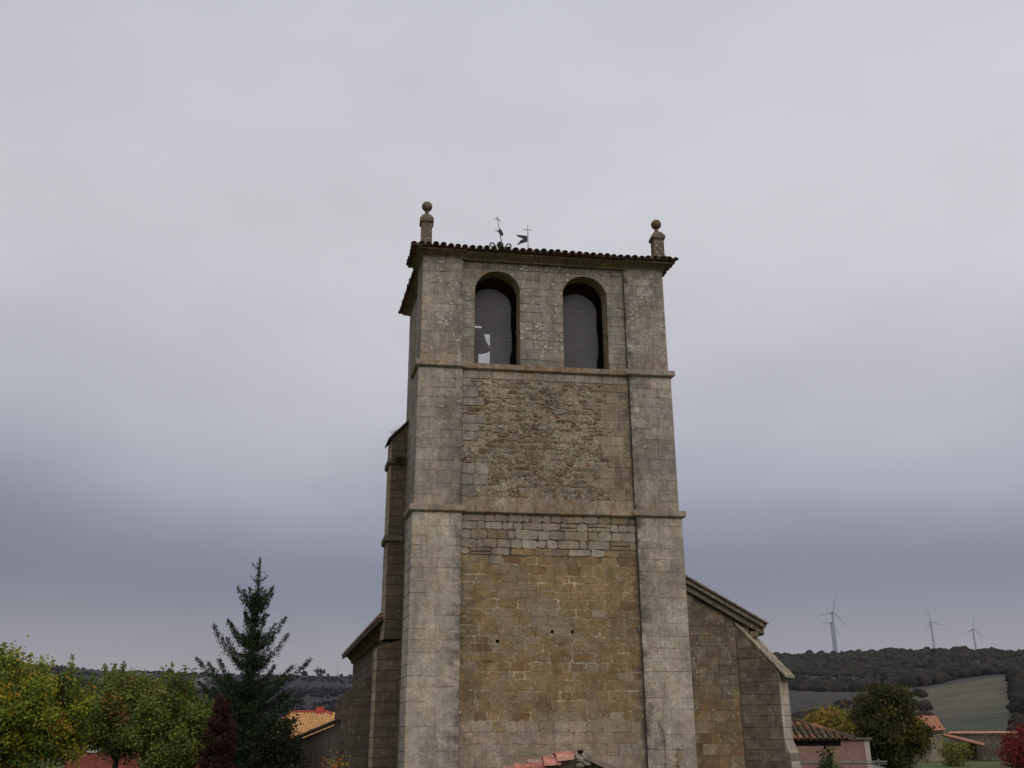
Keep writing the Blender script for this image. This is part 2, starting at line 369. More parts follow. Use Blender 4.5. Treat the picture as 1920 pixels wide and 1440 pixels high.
# ---- panel, lower: grey coursed, ochre coursed, smeared plaster
z = -.3; ri = 0
while z < S2 - .03:
    if z > 7.2: h = random.uniform(.21, .30)
    elif z > 2.6: h = random.uniform(.20, .32)
    else: h = random.uniform(.28, .38)
    if S2 - (z + h) < .15: h = S2 - z
    zone = 0 if z > 7.15 else (1 if z > 2.5 else 2)
    cuts = course(PW_L, PW_R, *((.22, .78) if zone == 0 else (.30, .66)))
    for i in range(len(cuts) - 1):
        s0, s1 = cuts[i], cuts[i + 1]; cx = (s0 + s1) / 2
        zz_n = z + .45 * mn.noise(Vector((cx * 1.3, 11, 4)))
        zone = 0 if z > 7.5 or (z > 6.7 and zz_n > 7.12) else (1 if z > 2.9 or (z > 2.1 and zz_n > 2.5) else 2)
        st = max(0, edge_stain(cx + (.15 if i == len(cuts) - 2 else 0) - (.1 if i == 0 else 0), z))
        if zone == 0:
            t_ = jit(mixt(GREY, TAN, random.uniform(.2, .9)), .08); wr = (.1, .1, .25 + st * .5, .2)
            if z > 8.05: t_ = jit((.27, .225, .17), .06)
            if random.random() < .07: t_ = jit(BROWN, .1)
            pol = block_poly(s0, s1, z, z + h, random.uniform(.004, .026), .05, .020); hh = .016 + random.uniform(-.006, .006); c_ = .009
            if random.random() < .12 and s1 - s0 > .4 and z < 8.0:      # two thin stones in place of one
                m = MB(); zm = z + h * random.uniform(.4, .6)
                stone(m, Plane(A0 + V * REC, U, NU), block_poly(s0, s1, zm, z + h, .024, .04, .01), .028, c_, jit(t_, .08), wr); wst.add((s1 - s0) * h * .5, m, lowp)
                pol = block_poly(s0, s1, z, zm, .024, .04, .01)
        elif zone == 1:
            nn = mn.noise(Vector((cx * .55, z * .6, 1.7)))
            t_ = mixt(OCHRE, (.27, .175, .08), random.random() * .35)
            if random.random() < .05: t_ = mixt(t_, PINK, random.uniform(.5, .8))
            elif random.random() < .12: t_ = mixt(t_, (.19, .115, .055), .8)
            t_ = jit(t_, .07, .03); wr = (.25, .20 + (.25 if cx > 5 and z < 4.5 else 0), .2, .8); base_ = wr; wr = lambda a_, z_, b_=base_: (b_[0], b_[1], b_[2] + edge_stain(a_, z_), max(0, min(1.6, .35 + 1.6 * mn.noise(Vector((a_ * .5, z_ * .7, 1.7))) + 1.2 * max(0, 1 - abs(z_ - 2.7) / .5))))
            pol = block_poly(s0, s1, z, z + h, random.uniform(.010, .050), .045, .020); hh = .0045; c_ = .004
        else:
            t_ = jit(mixt((.37, .30, .245), (.32, .25, .175), random.uniform(0, .5)), .05); rr_ = .5 if random.random() < .25 else .08; wr = lambda a_, z_, r_=rr_: (.05, r_, .25 + edge_stain(a_, z_), .7)
            pol = block_poly(s0, s1, z, z + h, .014, .05, .012); hh = .003; c_ = .002
        if any(s0 - .03 < ha < s1 + .03 and z - .02 < hz_ < z + h + .02 for ha, hz_ in HOLES):      # leave the socket open, stone cut short beside it
            ha = [q for q in HOLES if s0 - .03 < q[0] < s1 + .03 and z - .02 < q[1] < z + h + .02][0][0]
            cuts2 = [(s0, ha - .055), (ha + .055, s1)]
            for c0, c1 in cuts2:
                if c1 - c0 > .1:
                    m = MB(); stone(m, Plane(A0 + V * REC, U, NU), block_poly(c0, c1, z, z + h, .02, .04, .01), hh, c_, t_, wr, rough=.002); wst.add((c1 - c0) * h, m, lowp)
            continue
        m = MB(); stone(m, Plane(A0 + V * REC, U, NU), pol, hh + random.uniform(-.002, .004), c_, t_, wr, rough=.002)
        wst.add((s1 - s0) * h * (1 if z > 1.2 else .01), m, lowp)
    z += h; ri += 1
# ---- panel, middle: one ashlar course at top, one at bottom, rubble between
def panel_row(z0, z1, wmin, wmax, tf, par, b, wr, gap=.016, a0=PW_L, a1=PW_R):
    cuts = course(a0, a1, wmin, wmax)
    for i in range(len(cuts) - 1):
        m = MB(); stone(m, Plane(A0 + V * b, U, NU), block_poly(cuts[i], cuts[i + 1], z0, z1, gap, .02, .004), .022, .008, jit(tf, .09), wr)
        wst.add((z1 - z0) * (cuts[i + 1] - cuts[i]), m, par)
bM = REC + .05
panel_row(12.73, 13.0, .32, .6, mixt(GREY2, TAN, .35), midp, bM, (.2, .1, .2))
panel_row(8.66, 8.97, .5, .95, mixt(GREY2, TAN, .5), midp, bM, (.2, .75, .1))
# toothing of squared stones beside the pilasters
z = 8.97
while z < 12.7:
    h = random.uniform(.24, .40); z2 = min(z + h, 12.73)
    ll = random.uniform(.1, .75) if random.random() < .75 else 0
    if 8.9 < z < 10.0 or 10.8 < z < 11.3: ll = max(ll, random.uniform(.45, .95))
    rl = random.uniform(.5, 1.2)
    if ll > .15: panel_row(z, z2, .3, .5, GREY2, midp, bM, (.3, .05, .45), a1=PW_L + ll)
    else: ll = 0
    cuts = course(PW_R - rl, PW_R, .35, .6)
    for i in range(len(cuts) - 1):
        m = MB(); stone(m, Plane(A0 + V * bM, U, NU), block_poly(cuts[i], cuts[i + 1], z, z2, .02, .04, .006), .012, .005, jit(mixt(TAN, (.33, .27, .2), .4), .06), (.1, .2, .25 + .5 * (i == len(cuts) - 2)))
        wst.add((z2 - z) * .35, m, midp)
    # rubble in this band, in one or two thin courses
    ns = 2
    for q in range(ns):
        y0 = z + (z2 - z) * q / ns; y1 = z + (z2 - z) * (q + 1) / ns
        x = PW_L + ll
        while x < PW_R - rl - .06:
            wd = random.choice((.10, .14, .18, .24, .34)) * random.uniform(.8, 1.2); x2 = min(x + wd, PW_R - rl)
            if random.random() < .80:
                hgt = (y1 - y0) * random.uniform(.6, 1.12); yb = y0 + random.uniform(-.03, .03)
                r_ = random.random()
                t_ = BROWN if r_ < .5 else (mixt(BROWN, GREY2, .6) if r_ < .78 else (mixt(GREY, TAN, .4) if r_ < .9 else (.16, .105, .06)))
                if random.random() < .012: t_ = (.28, .14, .08)
                m = MB(); pol = block_poly(x, x2, yb, yb + hgt, .014, .07, .026)
                stone(m, Plane(A0 + V * bM, U, NU), pol, .012 + random.uniform(-.008, .016), .009, jit(t_, .14, .05), (.5, .12, .2, .3), rough=.006)
                rub.add(hgt * (x2 - x), m, midp)
            x = x2
    z = z2
# ---- belfry wall with the two arched openings
OPEN = [(1.80, 3.26), (4.68, 6.13)]; RAD = .73; ZSP = 16.51 - RAD; SILL = 13.15; DEP = .75
bB = REC + .10
def slab_with_arches(b0, b1, a0, a1, z0, z1, grow, name, mat, tint, nseg=14):
    """wall slab pierced by the two openings: faces, reveals and soffits"""
    m = MB(); vs = []; fs = []
    def vid(a, z, b): vs.append(W(a, b, z)); return len(vs) - 1
    xs = [a0]
    for (p0, p1) in OPEN:
        c = (p0 + p1) / 2; r = RAD + grow
        xs += [c - r * math.cos(math.pi * i / nseg) for i in range(nseg + 1)]
    xs.append(a1)
    def zt(a):
        for (p0, p1) in OPEN:
            c = (p0 + p1) / 2; r = RAD + grow
            if c - r - 1e-6 <= a <= c + r + 1e-6: return ZSP + math.sqrt(max(0, r * r - (a - c) ** 2))
        return None
    for i in range(len(xs) - 1):
        xa, xb = xs[i], xs[i + 1]; mid = (xa + xb) / 2; op = zt(mid) is not None
        za, zb = (zt(xa), zt(xb)) if op else (z0, z0)
        for b in (b0, b1):
            q = [vid(xa, za, b), vid(xb, zb, b), vid(xb, z1, b), vid(xa, z1, b)]
            fs.append(tuple(q))
        if op:
            fs.append((vid(xa, za, b0), vid(xa, za, b1), vid(xb, zb, b1), vid(xb, zb, b0)))
        else:
            for x in (xa, xb): fs.append((vid(x, z0, b0), vid(x, z0, b1), vid(x, ZSP, b1), vid(x, ZSP, b0)))
    m.add(vs, fs, tint=tint, wear=(.1, .15, .1))
    return m.build(name, mat, church)
belf = slab_with_arches(bB, bB + .012, PW_L - .08, PW_R + .08, S1, 16.85, .0, 'belfry_wall', RUB, (.13, .11, .09))
rev = slab_with_arches(bB + .013, DEP, PW_L - .08, PW_R + .08, S1, 16.85, .012, 'arch_reveal', MAS, (.34, .27, .185), 20)
# belfry stones, their ends following the arches
z = S1 + .16; ri = 0
while z < 16.84:
    h = random.uniform(.24, .36)
    if 16.85 - (z + h) < .16: h = 16.85 - z
    def half(zz):
        if zz <= ZSP: return RAD
        d = RAD * RAD - (zz - ZSP) ** 2
        return math.sqrt(d) if d > 0 else 0
    h0, h1 = half(z), half(z + h)
    spans = []   # (s0, s1, slant0, slant1)
    if h0 < .05: spans = [(PW_L - .06, PW_R + .05, 0, 0)]
    else:
        c1, c2 = [(p0 + p1) / 2 for p0, p1 in OPEN]
        spans = [(PW_L - .06, c1 - h0, 0, h0 - h1), (c1 + h0, c2 - h0, h1 - h0, h0 - h1), (c2 + h0, PW_R + .05, h1 - h0, 0)]
    for (s0, s1, e0, e1) in spans:
        cuts = course(s0, s1, .26, .58, .7 if ri % 2 else 1)
        if len(cuts) == 3 and s1 - s0 < .5: cuts = [s0, s1]
        if e1 and len(cuts) > 2 and cuts[-1] - cuts[-2] < .2: cuts.pop(-2)
        if e0 and len(cuts) > 2 and cuts[1] - cuts[0] < .2: cuts.pop(1)
        for i in range(len(cuts) - 1):
            m = MB(); E0 = e0 if i == 0 else 0; E1 = e1 if i == len(cuts) - 2 else 0
            t_ = jit(mixt((.29, .258, .222), (.26, .232, .19), random.random()), .06)
            mid_ = 3.3 < (cuts[i] + cuts[i + 1]) / 2 < 4.65
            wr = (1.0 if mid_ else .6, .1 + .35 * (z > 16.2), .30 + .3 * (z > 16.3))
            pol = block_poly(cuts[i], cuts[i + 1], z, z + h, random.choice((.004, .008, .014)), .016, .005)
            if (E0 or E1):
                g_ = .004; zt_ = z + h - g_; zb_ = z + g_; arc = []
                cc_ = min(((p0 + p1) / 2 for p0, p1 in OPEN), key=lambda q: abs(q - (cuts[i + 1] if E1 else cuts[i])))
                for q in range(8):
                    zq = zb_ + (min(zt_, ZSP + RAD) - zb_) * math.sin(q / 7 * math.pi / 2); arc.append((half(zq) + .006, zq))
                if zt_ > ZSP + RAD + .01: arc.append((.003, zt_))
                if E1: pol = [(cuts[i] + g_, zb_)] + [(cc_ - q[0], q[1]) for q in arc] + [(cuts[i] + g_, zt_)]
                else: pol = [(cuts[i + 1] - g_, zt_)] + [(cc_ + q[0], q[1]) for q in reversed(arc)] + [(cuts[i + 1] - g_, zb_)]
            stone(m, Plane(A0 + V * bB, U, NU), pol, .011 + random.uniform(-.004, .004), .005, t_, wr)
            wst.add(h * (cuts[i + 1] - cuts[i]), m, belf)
    z += h; ri += 1
ash.flush('ashlar_block', MAS, 270); wst.flush('wall_stone', MAS, 295); rub.flush('rubble_stone', RUB, 290)
# small putlog holes, dark from the near-black core colour behind them
for (px, py) in ((1039, 1174), (1076, 1174), (932, 1197), (985, 1282), (1102, 1176)):
    pass
# ---- rest of the tower shell: sides, back with an arched opening, belfry floor
sh = MB()
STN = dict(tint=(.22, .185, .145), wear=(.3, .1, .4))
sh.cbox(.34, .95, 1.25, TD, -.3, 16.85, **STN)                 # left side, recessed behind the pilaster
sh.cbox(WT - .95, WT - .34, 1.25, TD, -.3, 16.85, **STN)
sh.cbox(.95, WT - .95, TD - .6, TD, -.3, 14.9, **STN)
sh.cbox(.95, 2.35, TD - .6, TD, 14.9, 16.85, **STN); sh.cbox(3.30, WT - .95, TD - .6, TD, 14.9, 16.85, **STN)
sh.cbox(2.35, 3.30, TD - .25, TD, 16.60, 16.85, **STN); sh.cbox(2.98, 3.30, TD - .25, TD, 16.44, 16.60, **STN)
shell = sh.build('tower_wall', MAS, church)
fl = MB(); fl.cbox(.95, WT - .95, 1.1, TD - .6, 12.6, 12.8, tint=(.08, .06, .05)); fl.build('belfry_floor', WOODM, church)
# the side face of the tower gets its own blocks
scol = Collector(); z = 8.0
while z < 16.8:
    h = min(random.uniform(.28, .42), 16.85 - z)
    for s0, s1 in ((1.27, 2.2), (2.2, 3.3), (3.3, 4.2), (4.2, 5.0)):
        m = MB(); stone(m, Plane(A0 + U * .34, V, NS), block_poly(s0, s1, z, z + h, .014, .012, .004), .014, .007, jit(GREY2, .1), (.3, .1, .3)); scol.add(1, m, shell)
    z += h
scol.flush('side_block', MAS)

# ---- string courses and cornice as lengths of moulded stone
def extrude_profile(mb, prof, path, tint, wear):
    """prof = [(out, z)], path = list of (point, outward direction) - mitred"""
    n = len(prof); vs = []; fs = []
    for p, o in path: vs += [p + o * q[0] + Vector((0, 0, q[1])) for q in prof]
    for i in range(len(path) - 1):
        for j in range(n):
            k = (j + 1) % n; fs.append((i * n + j, i * n + k, (i + 1) * n + k, (i + 1) * n + j))
    fs += [tuple(range(n)), tuple(reversed(range((len(path) - 1) * n, len(path) * n)))]
    mb.add(vs, fs, tint=tint, wear=wear)
def run_course(prof, p0, p1, out0, out1, name, parent, lmin, lmax, tf, wear, mat=None, gap=.006):
    """moulded stones laid end to end from p0 to p1; out0/out1 = the outward vector at each end (mitre)"""
    L_ = (p1 - p0).length; cuts = course(0, L_, lmin, lmax) if L_ > lmax else [0, L_]
    d = (p1 - p0).normalized(); on = Vector((d.y, -d.x, 0))
    if on.dot(out0 + out1) < 0: on = -on
    for i in range(len(cuts) - 1):
        a, b = cuts[i] + (gap if i else 0), cuts[i + 1] - (gap if i < len(cuts) - 2 else 0)
        m = MB(); o1 = out0 if i == 0 else on; o2 = out1 if i == len(cuts) - 2 else on
        dz = random.uniform(-.004, .004)
        pr = [(q[0] + random.uniform(-.003, .003), q[1] + dz) for q in prof]
        extrude_profile(m, pr, [(p0 + d * a, o1), (p0 + d * b, o2)], jit(tf, .10), wear)
        m.build(name, mat or MAS, parent)
mitL = NU + NS * 1.0; 
def corner_out(n1, n2):      # vector that offsets both faces by one
    M2 = np.array([[n1.x, n1.y], [n2.x, n2.y]]); s = np.linalg.solve(M2, [1, 1]); return Vector((s[0], s[1], 0))
CL = corner_out(NU, NS); CR = corner_out(NU, -NS)
SP = [(-.05, -.012), (.02, -.01), (.04, .0), (.100, .045), (.105, .06), (.100, .215), (.0, .235), (-.05, .235)]
for zc, sb in ((S2, .0), (S1, .05)):
    tf = mixt(GREY2, TAN, .6); wr = (.3, .6, .4)
    e = V * sb
    run_course(SP, W(sb, sb, zc), W(PW_L - sb * .6, sb, zc), CL, NU + U, 'string_stone', church, .4, .75, tf, wr)
    run_course(SP, W(PW_L - sb * .6 + .0, sb + REC, zc), W(PW_R - sb * .2 - .0, sb + REC, zc), NU, NU, 'string_stone', church, .35, .7, tf, (.25, .85, .15))
    run_course(SP, W(PW_R - sb * .2, sb, zc), W(WT - sb, sb, zc), NU - U, CR, 'string_stone', church, .4, .75, mixt(GREY2, TAN, .3), (.3, .2, .3))
    run_course(SP, W(sb, sb, zc), W(sb, 1.25, zc), CL, NS, 'string_stone', church, .5, .9, tf, wr)
    run_course(SP, W(WT - sb, sb, zc), W(WT - sb, 1.25, zc), CR, -NS, 'string_stone', church, .5, .9, tf, wr)
CPR = [(0, 0), (.03, .0), (.035, .03), (.07, .05), (.12, .085), (.18, .105), (.20, .11), (.20, .145), (.26, .15), (.26, .205), (-.1, .205), (-.1, 0)]
zc = 16.84
cw = (.25, .75, .45); ct = (.30, .225, .15)
sb = .10
run_course(CPR, W(sb, sb, zc), W(PW_L, sb, zc), CL, NU, 'cornice_stone', church, .6, 1.0, ct, cw)
run_course(CPR, W(PW_L + .002, sb + .05, zc - .02), W(PW_R - .002, sb + .05, zc - .02), NU, NU, 'cornice_stone', church, .6, 1.0, ct, cw)
run_course(CPR, W(PW_R, sb, zc), W(WT - sb, sb, zc), NU, CR, 'cornice_stone', church, .6, 1.0, ct, cw)
run_course(CPR, W(sb, sb, zc), W(sb, 1.3, zc), CL, NS, 'cornice_stone', church, .5, .9, ct, cw)
run_course(CPR, W(.34, 1.32, zc), W(.34, TD, zc), NS, corner_out(NS, -NU), 'cornice_stone', church, .6, 1.0, ct, cw)
run_course(CPR, W(WT - sb, sb, zc), W(WT - sb, TD, zc), CR, -NS, 'cornice_stone', church, .6, 1.0, ct, cw)
# ---- tower roof: low pyramid with ridge, eave tiles as pieces
ZE = zc + .215
rf = MB()
ea0, ea1, eb0, eb1 = -.24, WT + .24, -.22, TD + .3
rdg = [W(2.6, 2.55, ZE + .82), W(5.5, 2.55, ZE + .82)]
rf.cbox(ea0, .03, eb0, 1.42, ZE - .01, ZE + .06, tint=(.14, .09, .06))
ea0 = .03
cs = [W(ea0, eb0, ZE), W(ea1, eb0, ZE), W(ea1, eb1, ZE), W(ea0, eb1, ZE)]
rf.add(cs + rdg, [(0, 1, 5, 4), (1, 2, 5), (2, 3, 4, 5), (3, 0, 4), (3, 2, 1, 0)], tint=(.20, .11, .07))
troof = rf.build('tower_roof', TILE, church)
def tile_mesh(mb, p, d, up, wd, ln, rise, tint, th=.016, taper=.82, flip=False):
    """barrel tile: p = low end centre, d = up-slope direction"""
    side = d.cross(up).normalized(); upn = side.cross(d).normalized(); n = 6; vs = []; fs = []
    for e, k in ((0, 1.0), (1, taper)):
        for o in (0, th):
            for j in range(n + 1):
                an = math.pi * j / n; r = (wd / 2 - o) * k
                vs.append(p + d * (ln * e) + side * (math.cos(an) * r) + upn * ((math.sin(an) * rise * (wd / 2 - o) / (wd / 2) * k) * (-1 if flip else 1)))
    q = n + 1
    for j in range(n):
        fs += [(j, j + 1, 2 * q + j + 1, 2 * q + j), (q + j + 1, q + j, 3 * q + j, 3 * q + j + 1), (j + 1, j, q + j, q + j + 1), (2 * q + j, 2 * q + j + 1, 3 * q + j + 1, 3 * q + j)]
    fs += [(0, 2 * q, 3 * q, q), (n, q + n, 3 * q + n, 2 * q + n)]
    mb.add(vs, fs, tint=tint)
OLDT = (.115, .088, .068)
def tcol(): return jit(random.choice(((.16, .10, .065), OLDT, (.095, .085, .07), (.19, .105, .065))), .2, .06)
def eave_tiles(p0, p1, outv, pitch, parent, spacing=.232, rows=2, name='roof_tile', zf=lambda x: 0):
    L_ = (p1 - p0).length; n = int(L_ / spacing); d = (p1 - p0).normalized()
    inn = (-outv * math.cos(pitch) + Vector((0, 0, math.sin(pitch)))).normalized()
    for i in range(n + 1):
        x = i * L_ / n
        for r in range(rows):
            m = MB(); jx = random.uniform(-.012, .012); base = p0 + d * (x + jx) + outv * random.uniform(-.01, .035) + Vector((0, 0, zf(x) + random.uniform(-.008, .012)))
            tile_mesh(m, base + inn * (.34 * r) + Vector((0, 0, .03 + r * .012)), inn, Vector((0, 0, 1)), .205, .42, .085, tcol())
            if i < n: tile_mesh(m, base + d * (spacing / 2) + inn * (.34 * r - .02) + Vector((0, 0, .045)), inn, Vector((0, 0, 1)), .19, .42, .06, tcol(), flip=True)
            m.build(name, TILE, parent)
def sag(x): return .03 * math.exp(-((x - .7) / .7) ** 2) + .022 * math.exp(-((x - 7.9) / .6) ** 2) - .012 * math.sin(x * 1.1)
ea0 = -.24
eave_tiles(W(ea0 - .02, eb0 - .04, ZE), W(ea1 + .02, eb0 - .04, ZE), NU, R_(17), troof, zf=sag)
eave_tiles(W(ea0 - .04, eb0 + .1, ZE), W(ea0 - .04, 1.3, ZE), NS, R_(17), troof, rows=1)
eave_tiles(W(ea0 + .23, 1.56, ZE), W(ea0 + .21, eb1, ZE), NS, R_(17), troof, rows=1)
eave_tiles(W(ea1 + .03, eb0 + .1, ZE), W(ea1 + .03, eb1, ZE), -NS, R_(17), troof, rows=1)

# ---- corner finials
def finial(a, b, zb, s):
    m = MB(); F_ = dict(tint=(.15, .125, .098), wear=(.5, .5, .5))
    c = W(a, b, zb)
    def prism(lst, rot=R_(7.9)):
        vs = []; fs = []
        for hw, z_ in lst:
            for sx, sy in ((-1, -1), (1, -1), (1, 1), (-1, 1)):
                vs.append(c + Vector((math.cos(rot) * sx * hw - math.sin(rot) * sy * hw, math.sin(rot) * sx * hw + math.cos(rot) * sy * hw, z_ * s)))
        for i in range(len(lst) - 1):
            for j in range(4): fs.append((i * 4 + j, i * 4 + (j + 1) % 4, (i + 1) * 4 + (j + 1) % 4, (i + 1) * 4 + j))
        fs += [(3, 2, 1, 0), tuple(range(len(lst) * 4 - 4, len(lst) * 4))]
        m.add(vs, fs, **F_)
    prism([(.29, -.12), (.27, .02), (.20, .08), (.18, .10), (.175, .80), (.225, .83), (.225, .93), (.20, .97), (.15, 1.05), (.09, 1.12), (.06, 1.14)])
    o = m.build('finial', MAS, church)
    bb = MB(); prof = [(.055, -.30), (.05, -.24), (.07, -.20)] + [(max(.01, .175 * math.sin(math.pi * i / 10)), -.175 * math.cos(math.pi * i / 10)) for i in range(1, 11)]
    bb.lathe([(r, z_) for r, z_ in prof], c + Vector((0, 0, 1.41 * s)), 18, **F_)
    bb.build('ball', MAS, o, smooth=True)
finial(.16, .12, 17.12, 1.10); finial(7.93, .12, 17.10, 1.05)

# ---- nets in the belfry openings
m_, t_, b_ = newmat('anti_bird_net'); P = geo(t_)
b_.inputs['Base Color'].default_value = (.19, .18, .185, 1)
trn = t_.nodes.new('ShaderNodeBsdfTransparent'); mxs = t_.nodes.new('ShaderNodeMixShader')
wn = nz(t_, P, 2.0, 3, .5); t_.links.new(mr(t_, wn, .3, .7, .48, .56), mxs.inputs[0])
t_.links.new(trn.outputs[0], mxs.inputs[1]); t_.links.new(b_.outputs[0], mxs.inputs[2]); t_.links.new(mxs.outputs[0], t_.nodes['Material Output'].inputs[0])
NET = m_
for k, (p0, p1) in enumerate(OPEN):
    m = MB(); c = (p0 + p1) / 2; x0, x1 = p0 - .10, p1 - .14
    zs = ZSP - .30; rr = (x1 - x0) / 2; cx = (x0 + x1) / 2
    pts = [(x1 - .03, SILL - .02), (x1 - .05, 13.7), (x1 + .015, 14.0), (x1 + .02, 14.5), (x1 - .02, 15.0)] + [(cx + rr * math.cos(an), zs + rr * .95 * math.sin(an)) for an in [math.pi * i / 14 for i in range(15)]] + [(x0, SILL - .02)]
    cen = W(cx, DEP + .1, 14.6)
    vs = [cen + NU * .02] + [W(x, DEP + .1, z_) for x, z_ in pts]
    m.add(vs, [(0, i, i % len(pts) + 1) for i in range(1, len(pts) + 1)])
    net = m.build('anti_bird_net', NET, church)
    for zz_ in ((15.52, 14.32) if k == 0 else (15.50, 14.28)):
        s_ = MB(); s_.tube([W(x0, DEP + .085, zz_ + .02), W(cx, DEP + .085, zz_), W(x1, DEP + .085, zz_ + .01)], .006, 5)
        s_.build('net_seam', simple('net_cord', (.30, .29, .29), 10, .1, bs=0), net)
# iron brackets on the right reveals
for p1 in (3.26, 6.13):
    m = MB(); m.tube([W(p1 - .0, .30, 14.42), W(p1 - .10, .28, 14.50), W(p1 - .12, .34, 14.36)], .018, 6, tint=(.1, .05, .03)); m.build('bracket', IRON, church)

# ---- bell hung in the rear opening of the tower
bell = thing('church_bell', W(2.75, 4.1, 15.3), 'dark bronze bell seen through the netting of the left belfry opening', 'bell')
m = MB(); bc = W(2.66, 4.15, 15.33)
m.lathe([(.50, 0), (.49, .03), (.42, .12), (.34, .26), (.29, .42), (.26, .56), (.20, .64), (.08, .68)], bc, 22); m.build('bell_body', BRONZE, bell, smooth=True)
m = MB(); m.cbox(2.1, 3.4, 4.06, 4.28, 15.98, 16.12, tint=(.1, .07, .05)); m.build('headstock', WOODM, bell)
m = MB(); m.cbox(3.14, 3.17, 4.2, 4.23, 14.8, 15.4); m.build('bell_frame_post', WOODM, bell)
m = MB(); m.cbox(2.3, 2.74, 4.3, 4.38, 14.8, 15.40); m.build('gap_blocker_board', WOODM, bell)  # board added to cut off the bright gap left of the bell

# ---- iron vanes on the roof
def vane_1():
    b = 1.2; base = W(2.84, b, ZE + .38)
    v = thing('weather_vane', base, 'leaning iron cross and pennant rising from scrolled ironwork on the tower roof', 'weather vane')
    m = MB(); m.lathe([(.01, -.13), (.08, -.10), (.125, 0), (.08, .10), (.01, .13)], W(2.83, b, 18.0), 12); m.build('ball', IRON, v, smooth=True)
    for s in (-1, 1):
        m = MB(); c0 = 2.84
        pts = [W(c0 + s * .10, b, 17.45), W(c0 + s * .14, b, 17.80), W(c0 + s * .16, b, 17.92), W(c0 + s * .24, b, 18.06), W(c0 + s * .34, b, 18.06), W(c0 + s * .37, b, 17.98), W(c0 + s * .30, b, 17.94)]
        m.tube(pts, .028, 6); m.build('scroll', IRON, v)
    m = MB(); m.tube([W(2.84, b, 17.7), W(2.88, b, 18.1), W(2.72, b, 19.13)], [.022, .016, .009], 6); m.build('pole', IRON, v)
    m = MB(); m.tube([W(2.67, b, 19.05), W(2.84, b, 18.93)], .011, 5); m.tube([W(2.63, b, 18.98), W(2.83, b, 18.99)], .006, 4); m.build('cross_arm', IRON, v)
    m = MB(); q = [(2.66, 18.56), (2.79, 18.62), (2.80, 18.44), (2.86, 18.40), (2.93, 18.44), (2.91, 18.52), (2.84, 18.60), (2.80, 18.64), (2.76, 18.58)]
    q = [(2.64, 18.57), (2.78, 18.50), (2.83, 18.38), (2.92, 18.36), (2.94, 18.46), (2.85, 18.62), (2.79, 18.63), (2.78, 18.55)]
    nq = len(q); m.add([W(x, b - .01, z_) for x, z_ in q] + [W(x, b + .01, z_) for x, z_ in q], [tuple(range(nq)), tuple(reversed(range(nq, 2 * nq)))] + [(i, i + nq, (i + 1) % nq + nq, (i + 1) % nq) for i in range(nq)])
    m.build('pennant', IRON, v)
def vane_2():
    b = 1.2
    v = thing('weather_vane', W(3.79, b, ZE + .38), 'upright iron cross with a swallow-tailed flag on the tower roof', 'weather vane')
    m = MB(); m.tube([W(3.80, b, 17.4), W(3.79, b, 18.82)], [.016, .010], 6); m.build('pole', IRON, v)
    m = MB(); m.tube([W(3.63, b, 18.66), W(3.95, b, 18.66)], .010, 5); m.build('cross_arm', IRON, v)
    m = MB(); q = [(3.77, 18.42), (3.60, 18.43), (3.39, 18.44), (3.44, 18.38), (3.64, 18.30), (3.52, 18.22), (3.40, 18.03), (3.56, 18.12), (3.77, 18.20)]
    nq = len(q); m.add([W(x, b - .01, z_) for x, z_ in q] + [W(x, b + .01, z_) for x, z_ in q], [tuple(range(nq)), tuple(reversed(range(nq, 2 * nq)))] + [(i, i + nq, (i + 1) % nq + nq, (i + 1) % nq) for i in range(nq)])
    m.build('flag', IRON, v)
vane_1(); vane_2()

# ------------------------------------------------------------------ nave and aisle behind the tower
NB0, NB1, NA0, NA1 = 4.4, 20.2, .12, 12.25
RID = 6.2; ZEV = 6.0; SLP = .557
def roofz(a): return ZEV + SLP * (min(a, 12.4 - a))
m = MB()
prof = [(NA0, -.3), (NA1, -.3), (NA1, roofz(NA1) - .25), (RID, roofz(RID) - .25), (NA0, roofz(NA0) - .25)]
b0 = NB0 + .3
m.add([W(a, b0, z_) for a, z_ in prof] + [W(a, NB1, z_) for a, z_ in prof], [(0, 1, 2, 3, 4), (9, 8, 7, 6, 5)] + [(i, i + 5, (i + 1) % 5 + 5, (i + 1) % 5) for i in range(5)], tint=(.16, .125, .09), wear=(.1, .1, .5))
nave = m.build('nave_wall', RUB, church)
nst = Collector(); PLW = Plane(A0 + V * (NB0 + .3), U, NU)
z = .0
OFF = 0
while z < 8.6:
    h = random.uniform(.28, .44)
    cuts = course(7.9, NA1, .34, .8)
    for i in range(len(cuts) - 1):
        s0, s1 = cuts[i], cuts[i + 1]
        ztop = roofz((s0 + s1) / 2) - .35
        if z > ztop: continue
        t0, t1 = min(z + h, roofz(s0) - .33), min(z + h, roofz(s1) - .33)
        if min(t0, t1) - z < .05: continue
        r_ = random.random(); low = max(0, min(1, (3.6 - z) / 1.3 + .6 * mn.noise(Vector(((s0 + s1) * .6, z, 2)))))
        t_ = mixt((.24, .195, .135), (.17, .132, .082), r_)
        if random.random() < .18: t_ = (.30, .265, .21)
        t_ = mixt(t_, random.choice(((.29, .165, .065), (.27, .18, .08), (.23, .18, .12), (.30, .24, .15))), low * random.uniform(.45, 1))
        if random.random() < .08: t_ = (.15, .10, .065)
        m = MB(); pol = block_poly(s0, s1, z, z + h, random.choice((.002, .003, .008, .014)), .025, .009)
        pol = [(s, min(zz_, roofz(s) - .33)) for s, zz_ in pol]
        stone(m, PLW, pol, .010 + random.uniform(-.004, .006), .006, jit(t_, .12, .05), (.4, .25 + .65 * low, .75 if z > 3 else .3, .6 - .5 * low))
        nst.add(h * (s1 - s0), m, nave)
    z += h
